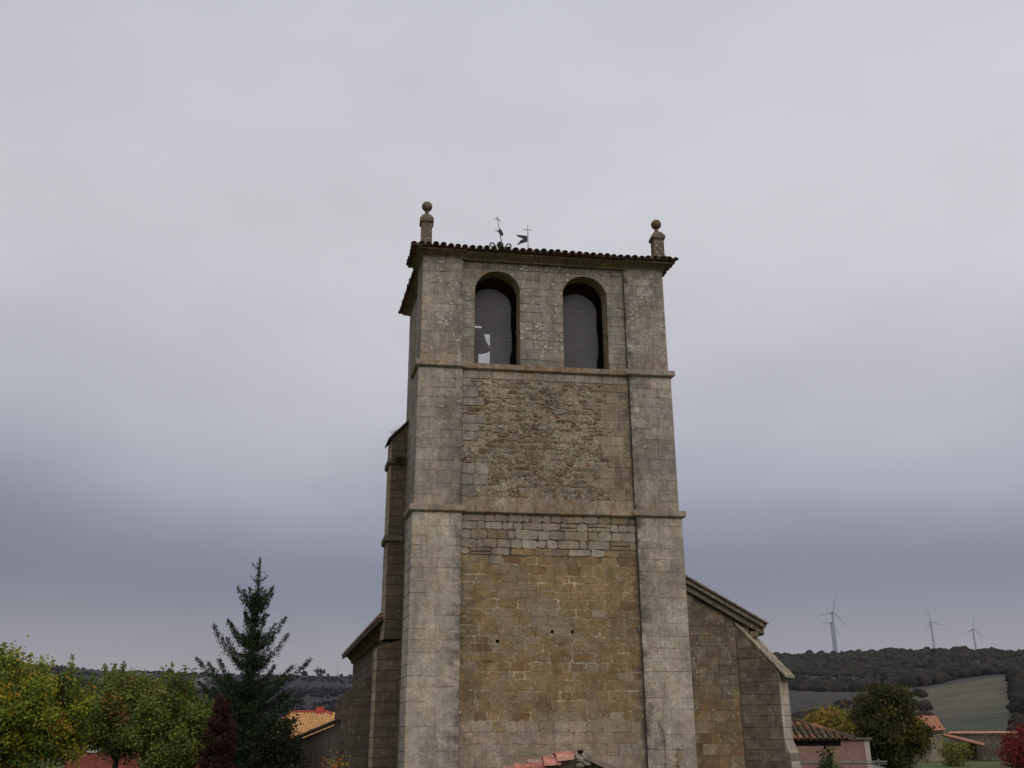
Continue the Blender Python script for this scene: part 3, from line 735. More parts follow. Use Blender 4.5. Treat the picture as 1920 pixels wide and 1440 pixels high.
# raking coping of the west gable: moulded slabs with tiles above
dk = (U + Vector((0, 0, -SLP))).normalized(); up_ = Vector((0, 0, 1))
def rake(a0, a1, sgn=1):
    n = max(1, int((a1 - a0) / .75))
    for i in range(n):
        x0 = a0 + (a1 - a0) * i / n + .004; x1 = a0 + (a1 - a0) * (i + 1) / n - .004
        m = MB(); z0_, z1_ = roofz(x0), roofz(x1)
        T = .36
        for (lo, hi, bo) in ((-T, -.14, .14), (-.14, .0, .02)):
            vs = [W(x, b_, zz_ + q) for (x, zz_) in ((x0, z0_), (x1, z1_)) for b_ in (NB0 + bo, NB0 + .6) for q in (lo, hi)]
            m.add(vs, BOXF, tint=jit((.21, .18, .135), .12), wear=(.6, .2, .7))
        m.build('coping_stone', MAS, nave)
rake(7.9, 12.7)
# kneeler and broken tile ends at the foot of the rake
m = MB(); m.cbox(12.2, 12.50, NB0 + .14, NB0 + .7, 5.42, 5.60, tint=(.2, .17, .12), wear=(.3, .2, .5)); m.cbox(12.2, 12.4, NB0 + .18, NB0 + .7, 5.27, 5.42, tint=(.2, .17, .12), wear=(.3, .2, .5)); m.build('kneeler', MAS, nave)
# roof slopes with tile rows
m = MB()
for (x0, x1) in ((RID, 12.75), (-.40, RID)):
    vs = [W(x, b_, roofz(x) + q) for x in (x0, x1) for b_ in (NB0 + .05, NB1 + .2) for q in (-.06, .05)]
    m.add(vs, BOXF, tint=(.10, .075, .055))
nroof = m.build('nave_roof', TILE, church)
tl = MB(); sl = math.atan(SLP)
for r in range(19):
    for i in range(68):
        b_ = NB0 + .12 + i * .235
        for sgn in (0, 1):
            x = (12.78 - r * .34) if sgn else (-.42 + r * .34)
            if (sgn and x < RID + .2) or (not sgn and x > RID - .2): continue
            d_ = ((-U if sgn else U) * math.cos(sl) + Vector((0, 0, math.sin(sl))))
            tile_mesh(tl, W(x, b_, roofz(x) + .065), d_, up_, .20, .42, .09, tcol(), taper=.85)
tl.build('roof_tile', TILE, nroof, kind='stuff')
# tile edge riding on the rake
for i in range(13):
    x = 12.80 - i * .37; m = MB()
    for q in range(2): tile_mesh(m, W(x, NB0 + .06 + q * .2, roofz(x) + .03), (-U * math.cos(sl) + Vector((0, 0, math.sin(sl)))), up_, .22, .44, .08, jit((.10, .082, .062), .2))
    m.build('verge_tile', TILE, nroof)
# left eave: stepped stone cornice under the tiles
NCP = [(0, -.62), (.10, -.62), (.14, -.50), (.24, -.40), (.34, -.27), (.44, -.22), (.48, -.20), (.48, -.08), (0, -.02)]
run_course(NCP, W(NA0, NB0 + .05, ZEV + .12), W(NA0, NB1, ZEV + .12), NS, NS, 'cornice_stone', church, .6, 1.1, (.22, .17, .10), (.35, .45, .55))
# west side wall stones of the nave (grazing)
z = 0
while z < 5.4:
    h = random.uniform(.3, .42)
    cuts = course(5.5, NB1, .6, 1.3)
    for i in range(len(cuts) - 1):
        m = MB(); stone(m, Plane(A0 + U * NA0, V, NS), block_poly(cuts[i], cuts[i + 1], z, z + h, .02, .02, .004), .014, .007, jit((.19, .15, .10), .15), (.3, .2, .5)); nst.add(.05, m, nave)
    z += h

# ------------------------------------------------------------------ vegetation builders
def leaf_cloud(centres, sizes, cols, name, mat, parent, aspect=.6, updir=None):
    """one small bent leaf card per centre"""
    n = len(centres); C_ = np.asarray(centres); S = np.asarray(sizes)[:, None]
    d = rng.normal(size=(n, 3)); d /= np.linalg.norm(d, axis=1)[:, None]
    if updir is not None: d = d * (1 - updir[1]) + np.array(updir[0]) * updir[1]; d /= np.linalg.norm(d, axis=1)[:, None]
    e = rng.normal(size=(n, 3)); e -= (e * d).sum(1)[:, None] * d; e /= np.linalg.norm(e, axis=1)[:, None]
    vs = np.stack([C_ - d * S * .5, C_ + e * S * .5 * aspect, C_ + d * S * .5, C_ - e * S * .5 * aspect], 1).reshape(-1, 3)
    o0 = C_.mean(0); me = bpy.data.meshes.new(name)
    me.vertices.add(n * 4); me.vertices.foreach_set('co', (vs - o0).astype(np.float32).ravel())
    me.loops.add(n * 4); me.loops.foreach_set('vertex_index', np.arange(n * 4, dtype=np.int32))
    me.polygons.add(n); me.polygons.foreach_set('loop_start', np.arange(n, dtype=np.int32) * 4)
    a = me.attributes.new('tint', 'FLOAT_COLOR', 'POINT')
    cc = np.ones((n, 4, 4), dtype=np.float32); cc[:, :, :3] = np.asarray(cols)[:, None, :]; a.data.foreach_set('color', cc.ravel())
    me.update(); me.validate(); me.materials.append(mat)
    o = bpy.data.objects.new(name, me); COL.objects.link(o); o['_w'] = tuple(o0); o.location = Vector(o0)
    if parent is not None: o.parent = parent; o.location = Vector(o0) - Vector(parent['_w'])
    return o
def clump_points(c, rad, nclump, per, shell=.55, cr=.22, squash=1.0, sprout=None, bottom=-1.0):
    """leaf positions gathered in clumps through a crown's volume"""
    P_ = []; K = []
    for i in range(nclump):
        while True:
            d = rng.normal(size=3); d /= np.linalg.norm(d)
            r = shell + (1 - shell) * rng.random()
            if rng.random() < .25: r = rng.random()
            q = d * r
            if q[2] > bottom: break
        k = 1 + .18 * math.sin(d[0] * 5 + c[0]) * math.sin(d[2] * 4 + 1.3 * c[1])
        cc = np.array(c) + q * np.array(rad) * k
        cl = rng.normal(size=(per, 3)) * cr * np.array([1, 1, squash]) * (rad[0] * .5 + .5)
        P_.append(cc + cl); K += [i] * per
    return np.concatenate(P_), np.array(K)
def colours(K, pal, wts, v=.3):
    nk = K.max() + 1; pal = np.array(pal); ci = rng.choice(len(pal), size=nk, p=np.array(wts) / sum(wts))
    c = pal[ci][K]; own = rng.choice(len(pal), size=len(K), p=np.array(wts) / sum(wts)); mk = rng.random(len(K)) < .3; c[mk] = pal[own[mk]]
    return c * (1 + rng.uniform(-v, v, size=(len(K), 1)))
def trunk_mb(base, top, r0, r1, limbs=6, spread=1.0, h0=.4):
    m = MB(); base = Vector(base); top = Vector(top)
    mid = (base + top) / 2 + Vector((random.uniform(-.1, .1), 0, 0))
    m.tube([base, mid, top], [r0, (r0 + r1) / 2, r1], 8)
    for i in range(limbs):
        t = h0 + (1 - h0) * random.random(); p = base.lerp(top, t); an = random.uniform(0, 6.28)
        q = p + Vector((math.cos(an) * spread, math.sin(an) * spread, spread * random.uniform(.4, .9)))
        m.tube([p, p.lerp(q, .5) + Vector((0, 0, .1)), q], [r1 * .8, r1 * .5, r1 * .2], 6)
    return m
def broad_tree(name, base, rad, cz_, label, cat, pal, wts, ncl=150, per=60, leaf=.14, group=None, trunk_r=.14, sprouts=0, cr=.2, shell=.5, bottom=-.9, limbs=7):
    t = thing(name, base, label, cat, group)
    c = (base[0], base[1], cz_)
    P_, K = clump_points(c, rad, ncl, per, shell, cr, bottom=bottom)
    if sprouts:
        ex = []; ek = []
        for i in range(sprouts):
            an = rng.uniform(0, 6.28); rr = rng.random() ** .5 * .85; x = c[0] + math.cos(an) * rad[0] * rr; y = c[1] + math.sin(an) * rad[1] * rr
            zt = c[2] + rad[2] * math.sqrt(max(0, 1 - rr * rr)) * .85; hh = rng.uniform(.35, .95); lean = rng.normal(size=2) * .08
            nn = int(46 * hh / .6); tt = np.sort(rng.random(nn)); wdt = .13 * (1 - tt * .7)
            pts = np.stack([x + lean[0] * tt + rng.normal(size=nn) * wdt, y + lean[1] * tt + rng.normal(size=nn) * wdt, zt + tt * hh], 1)
            ex.append(pts); ek += [K.max() + 1 + i] * nn
        P_ = np.concatenate([P_] + ex); K = np.concatenate([K, np.array(ek)])
    cols = colours(K, pal, wts)
    o = leaf_cloud(P_, rng.uniform(.7, 1.3, len(P_)) * leaf, cols, 'crown', LEAF, t)
    m = trunk_mb(base, (base[0], base[1], cz_ + rad[2] * .3), trunk_r, trunk_r * .45, limbs, rad[0] * .6, .35); m.build('trunk', BARK, t)
    return t
YG = [(.48, .45, .05), (.33, .37, .045), (.17, .22, .035), (.42, .30, .03), (.40, .19, .03), (.05, .07, .02)]
# ---- buttresses
def buttress(a0, a1, b0, b1, z1, cap_rise, name='buttress', tint=(.22, .175, .13), wear=(.2, .2, .45), side='L', face=True, z0=-.3, tiles=False):
    """block with a sloping top that rises towards the church"""
    m = MB(); zt0 = z1 if side == 'L' else z1 + cap_rise; zt1 = z1 + cap_rise if side == 'L' else z1
    m.add([W(a, b, z_) for a, zt in ((a0, zt0), (a1, zt1)) for b in (b0, b1) for z_ in (z0, zt)], BOXF, tint=(.13, .10, .075), wear=(0, 0, .4))
    bt = m.build(name, RUB, church)
    z = max(z0, 0)
    while z < max(zt0, zt1) - .05:
        h = random.uniform(.27, .40)
        cuts = course(a0, a1, .3, .7) if a1 - a0 > .75 else [a0, a1]
        def top(a): return zt0 + (zt1 - zt0) * (a - a0) / (a1 - a0)
        for i in range(len(cuts) - 1):
            if z > min(top(cuts[i]), top(cuts[i + 1])) - .04 and z > max(top(cuts[i]), top(cuts[i + 1])) - .1: continue
            m = MB(); pol = [(s, min(q, top(s) - .004)) for s, q in block_poly(cuts[i], cuts[i + 1], z, z + h, .018, .016, .005)]
            stone(m, Plane(A0 + V * b0, U, NU), pol, .014 + random.uniform(-.003, .004), .007, jit(tint, .13, .04), wear); nst.add(h * (cuts[i + 1] - cuts[i]), m, bt)
        if z + h < zt0:
            m = MB(); stone(m, Plane(A0 + U * a0, V, NS), block_poly(b0 - .014, b1, z, z + h, .018, .016, .004), .014, .007, jit((.40, .32, .23) if b0 < 5 else tint, .08), (.15, .25, .15)); nst.add(.15, m, bt)  # rear tower buttress: left face coloured paler to look lit
        z += h
    return bt
# tower's rear buttress, narrow above and wide below
nb = buttress(-.22, .5, 4.4, 5.4, 11.95, .75, tint=(.13, .100, .072), wear=(.15, .3, .8), z0=5.2)
bw = buttress(-.42, .7, 4.42, 5.42, 4.95, .35, tint=(.17, .132, .097), wear=(.15, .25, .7))
for (zc_, x, k) in ((S2 - .1, -.22, .10), (11.0, -.22, .09)):
    run_course(SP, W(x, 4.4, zc_), W(.5, 4.4, zc_), CL, NU, 'string_stone', church, 1, 2, (.2, .17, .12), (.2, .2, .9))
    run_course(SP, W(x, 4.4, zc_), W(x, 5.4, zc_), CL, NS, 'string_stone', church, 1, 2, (.2, .17, .12), (.2, .2, .9))
m = MB()
for i in range(3):
    x0 = -.34 + i * .24; z0_ = 11.86 + i * .25
    m.add([W(x, b_, z_ + (x - x0) * 1.05) for x in (x0, x0 + .28) for b_ in (4.28, 5.45) for z_ in (z0_, z0_ + .07)], BOXF, tint=(.14, .10, .08), wear=(.2, .2, .6))
m.build('buttress_cap', MAS, church)
wt = thing('weed_tuft', W(-.12, 4.5, 12.0), 'dry tuft of weeds on the sloping top of the rear buttress', 'weeds')
m = MB()
for i in range(26):
    p = W(-.16 + random.random() * .28, 4.35 + random.random() * .5, 12.0 + .1); p.z = 12.02 + random.random() * .12; q = p + Vector((random.gauss(-.08, .1), random.gauss(0, .08), random.uniform(.12, .32)))
    m.tube([p, p.lerp(q, .5) + Vector((0, 0, .04)), q], [.008, .006, .002], 3, tint=(.16, .13, .07))
m.build('stems', TILE, wt)
# moss hanging from its lower ledge
ms = thing('moss_clump', W(-.25, 4.35, 11.0), 'dark green moss hanging from the ledge of the rear buttress', 'moss')
P_, K = clump_points(tuple(W(.02, 4.30, 11.16)), (.30, .12, .10), 14, 50, .3, .07)
leaf_cloud(P_, rng.uniform(.03, .07, len(P_)), colours(K, [(.04, .05, .02), (.06, .07, .025), (.03, .035, .018)], [2, 2, 2]), 'leaves', LEAF, ms)
b2 = buttress(-1.0, .15, 7.0, 8.0, 3.75, .95, tint=(.125, .102, .078), wear=(.2, .2, .8))
b3 = buttress(-.98, .15, 10.4, 11.4, 3.7, .9, tint=(.15, .125, .095), wear=(.2, .2, .7))
b4 = buttress(-.9, .15, 14.5, 15.5, 3.7, .9, tint=(.15, .125, .095), wear=(.2, .2, .7))
# ---- diagonal buttress at the right corner
dg = (U - V).normalized(); fn = Vector((-dg.y, dg.x, 0)) * -1
if fn.dot(Vector((0, -1, 0))) < 0: fn = -fn            # flank normal, towards the camera
org = W(12.22, NB0 + .42, 0); BWD = .42; BL = 1.12
def dgp(x, y, z_): return org + dg * x + fn * y + Vector((0, 0, z_))
ctop = lambda x: 5.62 - x * 1.12
m = MB(); m.add([dgp(x, y, z_) for x, top in ((-.3, 5.72), (BL, ctop(BL))) for y in (-BWD, BWD) for z_ in (-.3, top - .06)], BOXF, tint=(.14, .11, .08), wear=(0, 0, .4))
m.add([dgp(x, y, z_) for x in (-.3, BL + .16) for y in (-BWD - .0, BWD - .003) for z_ in (-.3, 1.72)], BOXF, tint=(.2, .17, .13))
m.add([dgp(*q) for q in ((BL, -BWD, 2.12), (BL, BWD, 2.12), (BL + .16, BWD, 1.72), (BL + .16, -BWD, 1.72), (BL - .1, -BWD, 1.72), (BL - .1, BWD, 1.72), (-.2, BWD, 2.0))],
      [(0, 1, 2, 3), (0, 3, 4), (1, 5, 2)], tint=(.36, .32, .26), wear=(.2, .1, .1))
dbt = m.build('buttress', MAS, church)
z = 0
while z < 5.7:
    h = random.uniform(.3, .42)
    for cuts in ([-.25, .35, BL] if random.random() < .5 else [-.25, .6, BL],):
        for i in range(len(cuts) - 1):
            s0, s1 = cuts[i], cuts[i + 1]
            if z > ctop(s0) - .15: continue
            m = MB(); pol = [(s, min(q, ctop(s) - .07)) for s, q in block_poly(s0, s1, z, z + h, .016, .016, .005)]
            hh = .012
            stone(m, Plane(org + fn * BWD, dg, fn), pol, hh, .007, jit(mixt((.17, .14, .105), (.25, .215, .17), random.random()), .13), (.3, .15, .7, .6)); nst.add(h * (s1 - s0), m, dbt)
    if z + h < ctop(BL):
        m = MB(); pl = Plane(org + dg * BL + fn * BWD, -fn, dg); x_ = .165 if z < 1.6 else 0
        if not (1.35 < z < 2.1): stone(m, pl, block_poly(.0, 2 * BWD, z, z + h, .014, .014, .004), .012 + x_, .007, jit((.42, .375, .30), .07), (.15, .05, .08)); nst.add(h * .8, m, dbt)  # end face given a paler tint than the flank, as if lit
    z += h
# cap slabs
for i in range(3):
    x0 = -.22 + i * .53; x1 = x0 + .53
    m = MB(); m.add([dgp(x, y, ctop(x) + q) for x in (x0 + .003, x1 - .003) for y in (-BWD - .03, BWD + .035) for q in (-.045, .04)], BOXF, tint=jit((.33, .30, .21), .14), wear=(1.0, .4, .5)); m.build('cap_stone', MAS, dbt)
nst.flush('ashlar_block', MAS, 260)
# putlog holes as short dark recess boxes would need voids: shallow sockets framed in stone
sock = MB()
for (px, py, rr) in ((1039, 1174, .05), (932, 1197, .045), (1342, 1344, .07)):
    pass

YG = [(.30, .32, .035), (.20, .26, .035), (.10, .16, .03), (.42, .30, .03), (.40, .19, .03), (.05, .07, .02)]
GR = [(.18, .23, .045), (.12, .17, .038), (.25, .27, .05), (.07, .095, .025), (.25, .17, .04), (.30, .13, .04)]
# ---- left: yellowing tree, green pollards
broad_tree('yellowing_tree', (-18.3, 36, 0), (1.75, 1.8, 2.3), 2.75, 'yellow-green autumn tree at the far left edge of the picture', 'tree', YG, [5, 6, 4, 3, 1.5, 1.5], 200, 200, .125, sprouts=18, cr=.16, shell=.35)
broad_tree('yellowing_tree', (-17.0, 37.5, 0), (1.5, 1.6, 2.05), 2.7, 'small yellow-green autumn tree with orange leaves, second from the left edge', 'tree', YG, [4, 6, 5, 2, 2, 2], 130, 190, .125, sprouts=8, cr=.15, shell=.35, bottom=-.75)
broad_tree('pollarded_tree', (-15.6, 41, 0), (1.65, 1.6, 1.75), 2.95, 'green pollarded tree with upright shoots, left of two of its kind', 'tree', GR, [6, 6, 3, 3, .8, .4], 165, 190, .12, group='pollarded trees left of the spruce', sprouts=22, cr=.16, bottom=-.68)
broad_tree('pollarded_tree', (-13.4, 40.5, 0), (1.75, 1.7, 1.95), 2.55, 'green pollarded tree with upright shoots, just left of the spruce', 'tree', GR, [7, 6, 4, 3, .8, .2], 175, 190, .12, group='pollarded trees left of the spruce', sprouts=16, cr=.14)
# ---- spruce
def spruce():
    bx, by = -10.85, 42.0; H = 9.5
    t = thing('spruce_tree', (bx, by, 0), 'tall dark green spruce with upturned branches left of the church', 'tree')
    m = MB(); m.tube([(bx, by, -.1), (bx + .05, by, 4.5), (bx, by, H - .1)], [.17, .10, .015], 8); m.build('trunk', BARK, t)
    br = MB(); NP = []; ND = []; NS_ = []
    WH = [(7.75, .62, 6, .75), (7.45, .85, 7, .85), (7.0, .55, 6, .4), (6.25, 1.30, 7, .62), (5.95, .80, 6, .4), (5.45, 1.72, 6, .62), (5.1, .95, 6, .3),
          (4.45, 2.45, 7, .42), (4.1, 1.5, 8, .35), (3.6, 1.95, 9, .30), (3.1, 1.9, 10, .30), (2.65, 1.95, 10, .22), (2.2, 1.95, 10, .2), (1.8, 1.85, 10, .15), (1.4, 1.65, 9, .1)]
    for k, (z, Lm, nb_, upf) in enumerate(WH):
        low = z < 3.2
        for i in range(nb_):
            an = 6.283 * i / nb_ + k * 2.4 + random.uniform(-.25, .25); L_ = Lm * random.uniform(.70, 1.10)
            dx, dy = math.cos(an), math.sin(an); pts = []
            tipup = upf * L_ * random.uniform(.8, 1.25); z_ = z + random.uniform(-.1, .1); bend = random.uniform(-.15, .15)
            for s in range(9):
                u_ = s / 8; zz_ = z_ - .10 * L_ * math.sin(u_ * 2.6) + tipup * u_ ** 1.9
                pts.append(Vector((bx + (dx - dy * bend * u_) * L_ * u_, by + (dy + dx * bend * u_) * L_ * u_, zz_)))
            br.tube(pts, [.03 * (1 - .85 * s / 8) for s in range(9)], 4)
            nn = int((420 if low else 330) * L_)
            for u_ in rng.random(nn) ** .9:
                s = min(7, int(u_ * 8)); fr = u_ * 8 - s; p = pts[s].lerp(pts[s + 1], fr)
                w_ = (.20 * (1 - u_) ** .8 + .045) * (1.7 if low else 1.0) * min(1.3, .5 + L_ * .5)
                off = Vector((random.gauss(0, 1), random.gauss(0, 1), 0)) * w_ * .6
                off.z = -abs(random.gauss(0, 1)) * w_ * .95 + random.gauss(0, .02) + (.05 if u_ > .8 else 0)
                NP.append(p + off)
    for q in range(4800):
        z = random.uniform(1.2, 8.0) if q % 3 else random.uniform(1.2, 4.2); r = .10 + .40 * (1 - z / 8.2) ** .7; an = random.uniform(0, 6.28); r *= abs(random.gauss(.6, .35)); NP.append(Vector((bx + math.cos(an) * r, by + math.sin(an) * r, z)))
    # thin leader with sparse twigs
    for zz_ in np.linspace(H - 1.75, H, 70):
        r = .02 + .07 * (H - zz_) / 1.75 + .05 * (mn.noise(Vector((zz_ * 4, 0, 0))) > .1)
        for q in range(5): NP.append(Vector((bx + random.gauss(0, r), by + random.gauss(0, r), zz_ + random.uniform(-.03, .05))))
    for zz_, sx in ((H - .45, -.28), (H - .95, .36), (H - 1.0, -.3)):
        br.tube([(bx, by, zz_), (bx + sx * .6, by, zz_ + .05), (bx + sx, by, zz_ + .22)], [.012, .01, .005], 4)
        for q in range(26): u_ = random.random(); NP.append(Vector((bx + sx * u_ + random.gauss(0, .03), by + random.gauss(0, .04), zz_ + .22 * u_ * u_ + random.gauss(0, .03))))
    br.build('branches', BARK, t, kind='stuff')
    P_ = np.array([tuple(p) for p in NP]); n = len(P_)
    pal = np.array([(.024, .046, .018), (.035, .058, .02), (.016, .028, .014), (.055, .08, .025)]); c = pal[rng.choice(4, n, p=[.35, .3, .25, .1])] * (1 + rng.uniform(-.25, .25, (n, 1)))
    leaf_cloud(P_, rng.uniform(.09, .18, n), c, 'needle_foliage', NEEDLE, t, aspect=.25)
spruce()
# small cypress-like dark red column and bushes near the church's left side
broad_tree('columnar_shrub', (-10.6, 37.5, 0), (.62, .62, 1.75), 1.80, 'dark red columnar shrub in front of the spruce', 'shrub', [(.058, .024, .018), (.08, .032, .022), (.045, .018, .014)], [3, 2, 2], 210, 110, .07, cr=.09, shell=.7, trunk_r=.06, limbs=2)
broad_tree('leafy_shrub', (-9.2, 40.2, 0), (1.1, 1.0, 1.45), 1.5, 'dense dark green shrub under the right side of the spruce', 'shrub', [(.028, .042, .016), (.04, .055, .02), (.02, .028, .014)], [3, 2, 2], 120, 60, .12, cr=.16, trunk_r=.06, limbs=3)
broad_tree('leafy_shrub', (-4.75, 28.2, 0), (.48, .45, .6), 1.0, 'low orange-leaved shrub at the foot of the left buttress', 'shrub', [(.42, .15, .03), (.30, .20, .03), (.12, .14, .03), (.45, .25, .04)], [3, 2, 3, 1], 40, 34, .08, cr=.2, trunk_r=.03, limbs=3)
# creepers on the right pilaster
def creeper(pts, label, cols, n=60, s=.07):
    P_ = []
    for i in range(n):
        k = random.random() * (len(pts) - 1); j = int(k); f = k - j; a = pts[j][0] * (1 - f) + pts[j + 1][0] * f; z_ = pts[j][1] * (1 - f) + pts[j + 1][1] * f
        P_.append(tuple(W(a + random.gauss(0, .05), -.03 - random.random() * .04, z_ + random.gauss(0, .05))))
    K = np.zeros(len(P_), dtype=int); t = thing('wall_creeper', W(pts[0][0], -.05, -.1), label, 'creeper')
    c = colours(K, cols, [1] * len(cols)); leaf_cloud(P_, rng.uniform(.6, 1.2, len(P_)) * s, c, 'leaves', LEAF, t)
    m = MB(); m.tube([W(pts[0][0], -.025, 0)] + [W(a, -.025, z_) for a, z_ in pts], .006, 4); m.build('stem', BARK, t)
creeper([(7.22, 2.0), (7.20, 2.35), (7.05, 2.62)], 'small red-leaved creeper shoot halfway across the right tower pilaster', [(.45, .12, .06), (.4, .2, .08)], 26)
creeper([(7.55, 1.2), (7.56, 1.6), (7.62, 1.95)], 'orange creeper shoot near the right edge of the right tower pilaster', [(.42, .16, .05), (.35, .22, .05)], 60)

# ---- right-hand trees
DG = [(.062, .066, .020), (.085, .085, .022), (.13, .115, .025), (.04, .04, .016), (.24, .17, .03)]
broad_tree('round_tree', (21.9, 60, 0), (1.95, 1.95, 2.45), 2.6, 'round dark olive-green tree right of the church', 'tree', DG, [5, 5, 2.5, 4, .5], 330, 110, .15, cr=.14, shell=.6)
YL = [(.30, .22, .035), (.22, .18, .035), (.16, .15, .03), (.42, .2, .04)]
broad_tree('yellow_shrub', (28.4, 92, 0), (2.7, 2.4, 2.0), 2.6, 'yellow-leaved tree behind the tiled porch, nearest the church', 'tree', YL, [4, 4, 2, 1], 130, 60, .3, cr=.2)
broad_tree('yellow_shrub', (30.6, 90, 0), (1.6, 2.0, 1.7), 2.2, 'yellow-orange tree between the tiled porch and the round dark tree', 'tree', YL, [4, 3, 2, 2], 90, 60, .28, cr=.2)
broad_tree('leafy_shrub', (34.9, 82, 0), (1.0, 1.0, 1.25), .9, 'yellow-green shrub against the stone barn wall', 'shrub', [(.22, .2, .04), (.14, .16, .035), (.1, .1, .03)], [3, 2, 2], 50, 50, .16, cr=.2, trunk_r=.05, limbs=3)
RED = [(.22, .028, .024), (.28, .04, .03), (.16, .025, .02), (.2, .08, .03)]
broad_tree('red_shrub', (37.2, 76, 0), (1.55, 1.3, 1.5), 1.15, 'bright red autumn shrub in front of the long tiled wall', 'shrub', RED, [4, 3, 3, 1], 90, 50, .17, cr=.2, trunk_r=.05, limbs=4, sprouts=6)
broad_tree('red_shrub', (40.0, 80, 0), (1.5, 1.3, 1.1), .9, 'orange and red shrub at the right edge of the picture', 'shrub', [(.3, .05, .03), (.4, .17, .03), (.14, .13, .03)], [2, 2, 2], 70, 50, .17, cr=.2, trunk_r=.05, limbs=4)
broad_tree('leafy_shrub', (10.95, 36.2, 0), (.34, .34, .6), 1.1, 'small green shrub beside the foot of the right buttress', 'shrub', [(.04, .07, .02), (.07, .1, .03)], [1, 1], 30, 34, .09, cr=.2, trunk_r=.03, limbs=2)

# ------------------------------------------------------------------ houses and walls
def quadbox(m, o, dx, dy, x0, x1, y0, y1, z0, z1, **k):
    m.add([o + dx * x + dy * y + Vector((0, 0, z_)) for x in (x0, x1) for y in (y0, y1) for z_ in (z0, z1)], BOXF, **k)
def tiled_plane(m, p0, along, upv, la, lu, tf, wd=.24, ln=.45, th=.1, full=False):
    """a roof slope of barrel tiles"""
    n = int(la / wd); r = max(1, int(lu / (ln * .82))); d = upv.normalized()
    for j in range(r):
        for i in range(n):
            tile_mesh(m, p0 + along * ((i + .5) * la / n + random.uniform(-.01, .01)) + d * (j * lu / r) + Vector((0, 0, random.uniform(0, .02))), d, Vector((0, 0, 1)), wd * .98, ln, th, tf())
# ---- tiled porch behind the right buttress: hipped canopy on a stone post
def porch():
    o = at(1497, 1388, 36.2); o.z = 0; dx = Vector((1, .04, 0)).normalized(); dy = Vector((-.04, 1, 0)).normalized()
    t = thing('porch', o, 'open porch with mossy hipped clay tile roof on a stone post behind the buttress', 'porch')
    x1 = 1.92; ze = 2.10; zr = 3.02; xr = -.9
    m = MB(); c = [o + dx * -.62 + Vector((0, 0, ze)), o + dx * x1 + Vector((0, 0, ze)), o + dx * x1 + dy * 3.2 + Vector((0, 0, ze)), o + dx * -.62 + dy * 3.2 + Vector((0, 0, ze)), o + dx * -.6 + dy * 1.6 + Vector((0, 0, zr)), o + dx * -.62 + dy * 1.6 + Vector((0, 0, zr))]
    m.add(c, [(0, 1, 4, 5), (1, 2, 4), (2, 3, 5, 4), (3, 2, 1, 0)], tint=(.10, .06, .045)); r = m.build('roof', TILE, t)
    def pt(): return jit(random.choice(((.18, .085, .058), (.13, .075, .05), (.10, .085, .055), (.085, .065, .045), (.24, .12, .06))), .2, .06)
    up1 = (c[5] - c[0]); up1 = (dy * 1.6 + Vector((0, 0, zr - ze))); ul = up1.length; un = up1.normalized()
    for i in range(11):
        x = -.58 + i * .225
        lim = max(0, (x1 - x) / (x1 + .6))
        j = 0
        while j * .30 < ul * lim - .05:
            m = MB(); tile_mesh(m, o + dx * x + Vector((0, 0, ze + .02)) + un * (j * .30 - .06) - dy * .02, un, Vector((0, 0, 1)), .20, min(.38, max(.15, ul * lim - j * .3)), .10, pt()); m.build('roof_tile', TILE, r); j += 1
    hp = c[4] - c[1]; hl = hp.length; hn = hp.normalized()
    for j in range(7): m = MB(); tile_mesh(m, c[1] + hn * (j * .38 - .08) + Vector((0, 0, .05)), hn, Vector((0, 0, 1)), .24, .44, .12, pt()); m.build('hip_tile', TILE, r)
    m = MB(); quadbox(m, o, dx, dy, -.5, x1 - .35, .22, .40, ze - .20, ze - .02); quadbox(m, o, dx, dy, x1 - .55, x1 - .4, .4, 3.0, ze - .2, ze - .03); m.build('beam', simple('dark_timber', (.03, .022, .017), 9, .3), t)
    m = MB(); s = dict(tint=(.30, .25, .16), wear=(.3, .4, .3)); px0 = 1.28
    quadbox(m, o, dx, dy, px0 - .26, px0 + .14, .15, .45, ze - .30, ze - .20, **s); quadbox(m, o, dx, dy, px0 - .18, px0 + .12, .16, .44, ze - .42, ze - .30, **s)
    m.build('capital', MAS, t)
    m = MB(); quadbox(m, o, dx, dy, px0 - .10, px0 + .11, .18, .42, 0, ze - .42, **s); m.build('post', MAS, t)
porch()
# ---- pink rendered building behind the porch with a pale rail below
def pink():
    o = at(1497, 1430, 58); o.z = 0; t = thing('house', o, 'low pink rendered building seen through the porch', 'house')
    dx, dy = Vector((1, 0, 0)), Vector((0, 1, 0))
    m = MB(); quadbox(m, o, dx, dy, -6, 4.05, 0, 5, 0, 2.05, tint=(.235, .135, .112)); m.build('wall', PLASTER, t)
    m = MB(); quadbox(m, o, dx, dy, 3.78, 4.07, -.02, .1, 0, 2.06, tint=(.42, .34, .30)); m.build('quoin_strip', PLASTER, t)
    m = MB(); quadbox(m, o, dx, dy, -6.2, 4.2, -.15, 5.1, 2.055, 2.17, tint=(.12, .10, .09)); m.build('roof', PLASTER, t)
    r = thing('railing', o + Vector((0, -1.5, 0)), 'pale metal railing in front of the pink building', 'railing')
    m = MB(); p = o + Vector((0, -1.5, 0)); quadbox(m, p, dx, dy, -6, 4.4, 0, .04, .92, .98, tint=(.2, .21, .20)); m.build('top_rail', PLASTER, r)
    m = MB(); quadbox(m, p, dx, dy, -6, 4.4, .0, .035, .80, .87, tint=(.07, .10, .08)); m.build('lower_rail', PLASTER, r)
    for i in range(8): m = MB(); quadbox(m, p, dx, dy, -5.9 + i * 1.4, -5.83 + i * 1.4, 0, .05, 0, 1.08, tint=(.26, .25, .23)); m.build('rail_post', PLASTER, r)
pink()
